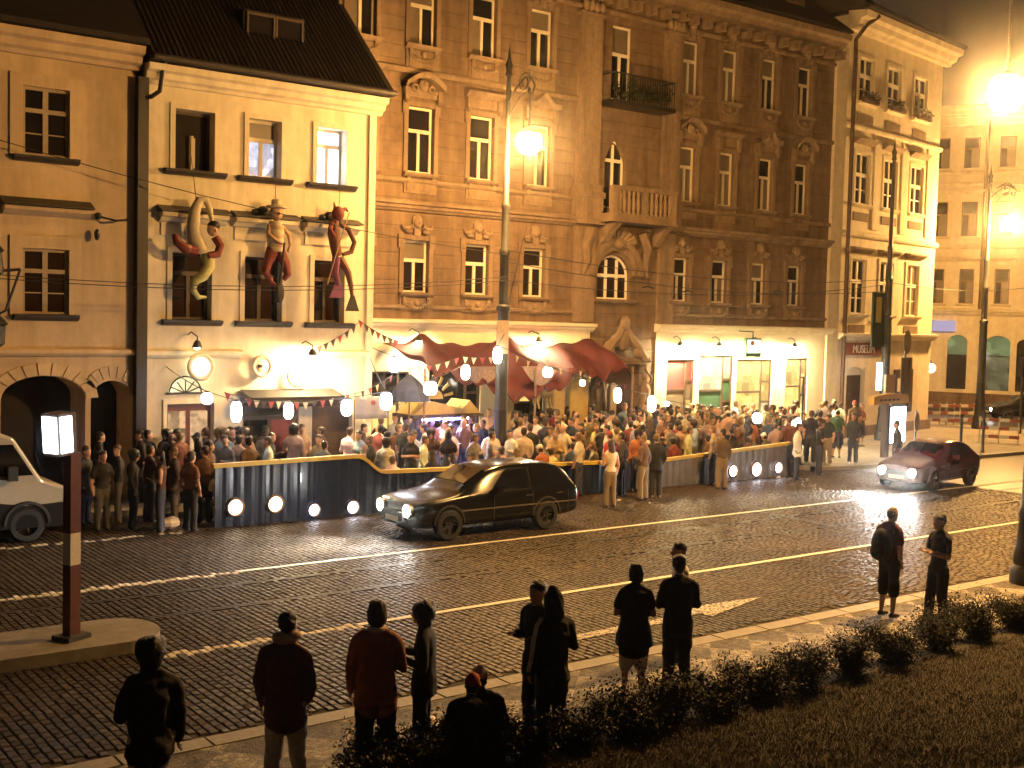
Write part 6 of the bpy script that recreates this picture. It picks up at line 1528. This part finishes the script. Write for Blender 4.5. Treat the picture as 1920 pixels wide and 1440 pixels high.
def px3(t):
    h = MB().ball((-.05,-.05,1.0), (.2,.19,.24), 12, 9).tube([(.05,-.05,1.1),(.22,-.05,1.18),(.3,-.05,1.1)], [.08,.05,.03], 7).tube([(-.15,-.05,1.15),(-.2,-.05,1.35)], [.06,.015], 7).build('head', pp_red, t, smooth=True)
    MB().tube([(-.12,0,.85),(-.16,0,.4),(-.1,0,.0),(-.02,0,-.3)], [.12,.2,.17,.16], 10).build('torso', pp_rust, t, smooth=True)
    MB().tube([(.0,-.05,.7),(.3,-.1,.55),(.52,-.1,.15),(.4,-.12,-.15),(.1,-.12,-.25)], [.09,.08,.08,.08,.06], 9).build('arm', pp_rust, t, smooth=True); MB().tube([(-.25,-.05,.7),(-.4,-.2,.5),(-.3,-.35,.25)], [.09,.07,.05], 8).build('arm', pp_red, t, smooth=True)
    MB().tube([(.05,0,-.35),(.32,-.08,-.8),(.42,-.1,-1.2),(.48,-.08,-1.55)], [.14,.11,.08,.05], 9).build('leg', pp_rust, t, smooth=True)
    MB().prism([(.44,-1.5),(.54,-1.5),(.72,-2.0),(.25,-2.0)], -.12, -.06).build('flipper', pp_black, t)
    MB().tube([(-.05,0,-.35),(-.15,-.1,-.8),(-.05,-.12,-1.2)], [.14,.12,.09], 9).build('leg', pp_violet, t, smooth=True); MB().prism([(-.15,-1.15),(.05,-1.15),(.12,-1.6),(-.35,-1.6)], -.15, -.09).build('flipper', pp_violet, t)
    MB().tube([(.2,-.32,1.05),(-.3,-.36,-.4),(-.55,-.38,-1.2)], .02, 6).build('spear', pp_skin, t)
puppet('mermaid puppet with cream veil, red sleeves and green curled tail', 372, 452, px1, (-.2,3.0)); puppet('sailor puppet in striped shirt and red trousers holding a paddle', 516, 458, px2, (.1,3.0)); puppet('horned red diver puppet with spear and black flipper', 634, 462, px3, (.2,3.0))

# ================================================================ overhead wires
pole_at = lambda px, py: V((19.93, 26.85, W(px, py, 27.0).z))
OW = 'overhead wires'
cable('thin wire sloping from the arched house down to the lamp mast', [W(-60,245,B2Y-.3), pole_at(945,478)], .011)
cable('upper tram wire from the arched house to the lamp mast', [W(-60,511,26.5), pole_at(945,519)], .011); cable('lower tram wire from the arched house to the lamp mast', [W(-60,518,26.4), pole_at(945,526)], .011)
mp_ = lambda py: V((41.9, 29.7, PL(1663, py, (41.9,29.8,0), 0)[1]))
cable('tram wire between the lamp mast and the dark steel mast', [pole_at(945,526), mp_(532)], .012); cable('upper span wire from the lamp mast to the dark steel mast', [pole_at(945,470), mp_(523)], .014); cable('lower span wire from the lamp mast to the dark steel mast', [pole_at(945,492), mp_(545)], .014)
cable('wire from the dark steel mast towards the crossing', [mp_(530), W(1990,527,34)], .014)
for i, (px, py) in enumerate(((1215,540),(1290,548),(1460,548))):
    p = W(px, py, 27.8); tag(MB().tube([(-.25,0,.0),(0,0,.05),(.25,0,.0)], .03, 6).tube([(0,0,.05),(0,0,.3)], .015, 5).build('wire_clamp', blackiron, None, p), 'dark clamp holding the tram wire before the arched window' if i == 0 else ('dark clamp on the tram wire beside the arched window' if i == 1 else 'pale clamp on the tram wire by the last window'), 'wire clamp', OW)

# ================================================================ corner furniture on the right
kp = Vector((36.6, 25.75, .12))
kio = thing('ticket_kiosk', 'stop shelter with curved yellow sign board and lit white poster panel', 'kiosk', kp, .12)
MB().box(-.09, .09, -.09, .09, 0, 1.95).build('post', darkwood, kio, (-.35,0,0))
m = MB(); n = 10
for k in range(n): a0, a1 = -1.35+2.5*k/n, -1.35+2.5*(k+1)/n; f_ = lambda x: .10*math.cos(x*1.1); m.add([(a0,-.1,1.95),(a1,-.1,1.95),(a1,-.1,2.22+f_(a1)),(a0,-.1,2.22+f_(a0)),(a0,.12,1.95),(a1,.12,1.95),(a1,.12,2.22+f_(a1)),(a0,.12,2.22+f_(a0))], [(0,1,2,3),(5,4,7,6),(3,2,6,7),(0,4,5,1)])
m.add([(-1.35,-.1,1.95),(-1.35,.12,1.95),(-1.35,.12,2.23),(-1.35,-.1,2.23)], [(0,1,2,3)]); m.add([(1.15,-.1,1.95),(1.15,.12,1.95),(1.15,.12,2.25),(1.15,-.1,2.25)], [(0,1,2,3)])
sbd = m.build('sign_board', mat('kiosk_yellow', (.5,.33,.08), .5, .1, 6), kio)
for k in range(5): MB().box(-.95+k*.3, -.75+k*.3, -.112, -.101, 2.06, 2.13).build('sign_mark', darkwood, sbd)
pb = MB().box(-.22, .98, -.12, .12, .45, 1.88).build('poster_case', greyiron, kio); MB().box(-.16, .92, -.135, -.121, .52, 1.82).build('poster_light', emitter('poster_white', (.93,.95,1.0), 5.0), pb)
for x in (-.1, .85): MB().box(x-.04, x+.04, -.05, .05, 0, .45).build('leg', greyiron, kio)
rb = thing('round_sign', 'round tan sign disc standing in front of the lit poster', 'sign', (37.6, 25.3, .12), .35)
MB().lathe([(0,-.012),(.36,-.012),(.36,.012),(0,.012)], 22, (0,0,1.28), axis='y').build('disc', mat('tan_disc', (.36,.27,.14), .5), rb); MB().tube([(0,.04,0),(0,.04,1.7)], .03, 8).build('post', greyiron, rb)
sp_ = G(1690, 838, .12)
bs = thing('direction_sign', 'back of a tall brown traffic board with round sign above it', 'sign', (sp_.x, sp_.y, .12), .3)
MB().tube([(0,0,0),(0,0,4.6)], .05, 8).build('post', greyiron, bs); bk = mat('sign_back', (.16,.12,.07), .5, .15, 6)
MB().lathe([(0,-.01),(.46,-.01),(.46,.01),(0,.01)], 22, (0,-.06,4.15), axis='y').build('round_sign_back', bk, bs); MB().box(-.68, .68, -.08, -.055, 1.55, 3.55).build('board_back', bk, bs)
for x in (-.3, .3): MB().box(x-.02, x+.02, -.095, -.08, 1.6, 3.5).build('rail_bracket', greyiron, bs)
rwr, rww = mat('barrier_red', (.2,.05,.035), .6), mat('barrier_white', (.42,.40,.34), .6)
for i, px in enumerate((1762, 1800, 1872)):
    g_ = G(px, 797 if i < 2 else 830, .12); t = thing('road_barrier', ['red and white railing barrier beside the narrow pale house', 'red and white railing barrier next to the street lamp base', 'red striped barrier on the kerb by the side street'][i], 'barrier', (g_.x, g_.y, .12), [-.5, -.45, -1.0][i])
    for k, z in enumerate((.25, .6, .95)):
        for q in range(4): MB().box(-.8+q*.4, -.4+q*.4-.004, -.02, .02, z-.07, z+.07).build('board', rwr if (q+k) % 2 else rww, t)
    for x in (-.75, .0, .75): MB().box(x-.03, x+.03, .021, .06, 0, 1.08).build('post', rww, t)
tp = G(1812, 858, .12)
tl = thing('traffic_light', 'dark traffic light pole with tan back plate', 'traffic light', (51.0, 28.9, .12), -.3)
MB().tube([(0,0,0),(0,0,3.2)], .06, 8).build('pole', greyiron, tl)
MB().box(-.16, .16, -.15, .13, 2.6, 3.5).build('signal_head', blackpl, tl); MB().box(.2, .75, -.02, .02, 2.3, 3.45).build('back_plate', mat('tan_plate', (.4,.3,.15), .6), tl)
for k, c in enumerate(((.6,.03,.02), (.2,.12,.02), (.02,.12,.05))): MB().lathe([(0,-.03),(.09,-.02),(.09,0),(0,0)], 12, (0,-.15,3.33-.28*k), axis='y').build('signal_lens', mat('signal_lens_%d' % k, c, .3), tl)
for i, (px, py) in enumerate(((1800,858),(1842,848))):
    g_ = G(px, py, .12); tag(MB().lathe([(.08,0),(.07,.1),(.055,.15),(.055,1.5),(.075,1.53),(.03,1.62)], 10).build('bollard', greyiron, None, (g_.x, min(g_.y, 27), .12), smooth=True), ['slim steel bollard at the pavement corner', 'slim steel bollard beside the traffic light pole'][i], 'bollard')
p = W(1745, 690, 33.5)
gl = thing('wall_lamp', 'small globe lamp on the corner of the narrow pale house', 'lamp', p)
MB().ball((0,0,0), .22, 12, 8).build('globe', emitter('corner_globe', (1.0,.92,.75), 9), gl); MB().tube([(0,0,.2),(0,0,.36),(-.35,.2,.36),(-.65,.3,.36)], .025, 6).build('bracket', blackiron, gl)
yb2 = c5(1764,640); q_ = Vector(B5O)
tag(MB().box(-.85, .85, -.1, .1, -.9, .9).box(-.22, .22, -.115, -.1, -.25, .3, 1).build('hanging_board', [mat('orange_board', (.55,.30,.08), .6), mat('brown_mark', (.16,.05,.02), .6)], None, (50.8, 38.0, PL(1770, 650, (50.8,38,0), B5A)[1]), (0,0,B5A)), 'orange square board with brown mark in front of the corner building', 'sign')
for i, x in enumerate(ox):
    a_ = Vector((B4O[0], B4O[1], 0))+Vector((math.cos(B4A), math.sin(B4A), 0))*(x+.6)+Vector((math.sin(B4A), -math.cos(B4A), 0))*.2
    fb_ = thing('flower_box', ['window box of dark plants on top storey next to the brown house', 'window box of dark plants in middle of the narrow house top storey', 'window box of dark plants on top storey at the street corner'][i], 'flower box', (a_.x, a_.y, 14.2), B4A, 'flower boxes')
    MB().box(-.65, .65, -.12, .12, 0, .22).build('box', darkwood, fb_); m = MB()
    for k in range(260):
        p = V((rc.uniform(-.66,.66), rc.uniform(-.2,.16), rc.uniform(.1,.5))); a = V((rc.uniform(-1,1), rc.uniform(-1,1), rc.uniform(-1,1))).normalized(); b = a.orthogonal().normalized(); s_ = rc.uniform(.04,.09)
        m.add([p-a*s_, p+b*s_*.6, p+a*s_, p-b*s_*.6], [(0,1,2,3)])
    m.build('foliage', leafdark, fb_)
# iron sign bracket on the far left house
p = W(8, 520, B2Y-1.0)
ib = thing('iron_lantern', 'black iron bracket lantern on the house with arches', 'lantern', (W(-40,500,B2Y).x, B2Y, 0))
ox_ = ib.location.x; q1 = W(38,505,B2Y-.9); q0 = W(-45,512,B2Y-.9); q2 = W(2,590,B2Y-.9)
MB().tube([(q0.x-ox_,0,q0.z),(q0.x-ox_,-.9,q0.z),(q1.x-ox_,-.9,q1.z)], .035, 7).tube([(q1.x-ox_,-.9,q1.z),(q2.x-ox_+.1,-.9,q2.z+.1),(q2.x-ox_-.15,-.9,q2.z-.05)], .03, 7).build('bracket', blackiron, ib)
MB().lathe([(.05,-.62),(.2,-.5),(.22,-.1),(.28,-.05),(.05,.2)], 8, (q2.x-ox_-.12,-.9,q2.z-.15)).lathe([(.12,-.05),(.24,.0),(.2,.45),(.26,.5),(.04,.75)], 8, (q2.x-ox_-.18,-.9,q0.z+.02)).build('lantern_body', blackiron, ib)

# ================================================================ hedge shrubs, litter
leafm = mat('shrub_leaf', (.028,.03,.011), .65, .5, 7); stemm = mat('shrub_stem', (.05,.035,.02), .9)
rl_ = random.Random(21)
SHB = [(700,1462),(790,1450),(880,1436),(980,1418),(1080,1396),(1170,1376),(1260,1356),(1340,1336),(1420,1314),(1505,1290),(1590,1266),(1675,1243),(1760,1220),(1835,1200),(1905,1180)]
hts = [.55,.6,.62,.6,.55,.62,.78,.6,.55,.7,.75,.62,.85,.75,.7]
descr = ['lowest shrub beside the white bag', 'shrub behind the sitting pair', 'shrub hiding the feet of the sitting pair', 'shrub below the track jacket', 'low loose shrub between the track jacket and tunic', 'shrub below the pale knee shorts', 'tall shrub at the feet of the one in black', 'ragged shrub beside the tall one', 'thin low shrub over the mosaic paving', 'broad shrub in mid hedge', 'pointed shrub beside the broad one before backpack person', 'open shrub at the feet of backpack person', 'dense dark shrub under the folded arms person', 'broad shrub next to the densest one', 'last shrub towards the cast iron lamp base']
for i, (px, py) in enumerate(SHB):
    g_ = G(px, py, .12); h = hts[i]; t = thing('shrub', descr[i]+', dark green', 'shrub', (g_.x, g_.y, .1), rl_.uniform(0,6), 'hedge shrubs along the pavement')
    m = MB(); sm_ = MB()
    for k in range(16):
        a = rl_.uniform(0, 6.28); r = rl_.uniform(.15, .55); e = V((math.cos(a)*r, math.sin(a)*r*.7, h*rl_.uniform(.35,.80)))
        sm_.tube([(e.x*.15,e.y*.15,-.03),(e.x*.6,e.y*.6,e.z*.5),e], [.014,.009,.004], 5)
        for q in range(380):
            f = rl_.uniform(.15, 1.08); p = V((e.x*f, e.y*f, e.z*(f**.8)))+V((rl_.gauss(0,.085), rl_.gauss(0,.085), rl_.gauss(0,.07)))
            if p.z < .0: p.z = .02
            ax_ = V((rl_.uniform(-1,1), rl_.uniform(-1,1), rl_.uniform(-.4,1))).normalized(); b = ax_.orthogonal().normalized(); s_ = rl_.uniform(.012,.028)
            m.add([p-ax_*s_, p+b*s_*.5, p+ax_*s_, p-b*s_*.5], [(0,1,2,3)])
    m.build('foliage', leafm, t); sm_.build('stems', stemm, t)
for i, (px, py, s_, lab) in enumerate(((1160,940,.07,'crumpled white paper cup on the road by the barrier'),(1218,944,.04,'scrap of paper lying in the gutter'),(660,1412,.12,'flat pale paper lying on the mosaic pavement'),(315,990,.28,'heap of pale sacking on the ground by the barrier end'),(1460,897,.09,'white bag at the feet of the white suited person'))):
    g_ = G(px, py, .1 if py > 1300 else 0); tag(MB().ball((0,0,s_*.35), (s_,s_*.7,s_*.45), 8, 5).ball((s_*.4,s_*.2,s_*.5), (s_*.6,s_*.5,s_*.4), 7, 5).build('litter', whitec, None, g_), lab, 'litter', 'litter')
# haze volume added to imitate lens glow round the lamps
hzm = bpy.data.materials.new('lamp_halo_haze'); hzm.use_nodes = True; nt = hzm.node_tree
for n in list(nt.nodes): nt.nodes.remove(n)
pvn = nt.nodes.new('ShaderNodeVolumePrincipled'); pvn.inputs['Color'].default_value = (.9,.88,.86,1); pvn.inputs['Density'].default_value = .0009; pvn.inputs['Anisotropy'].default_value = .972
on = nt.nodes.new('ShaderNodeOutputMaterial'); nt.links.new(pvn.outputs[0], on.inputs['Volume'])
hz_ = MB().box(-45, 125, -45, 95, -1.1, 24).build('haze', hzm); hz_['kind'] = 'stuff'; hz_['label'] = 'thin haze added to give the lamps a glowing halo'; hz_['category'] = 'haze'
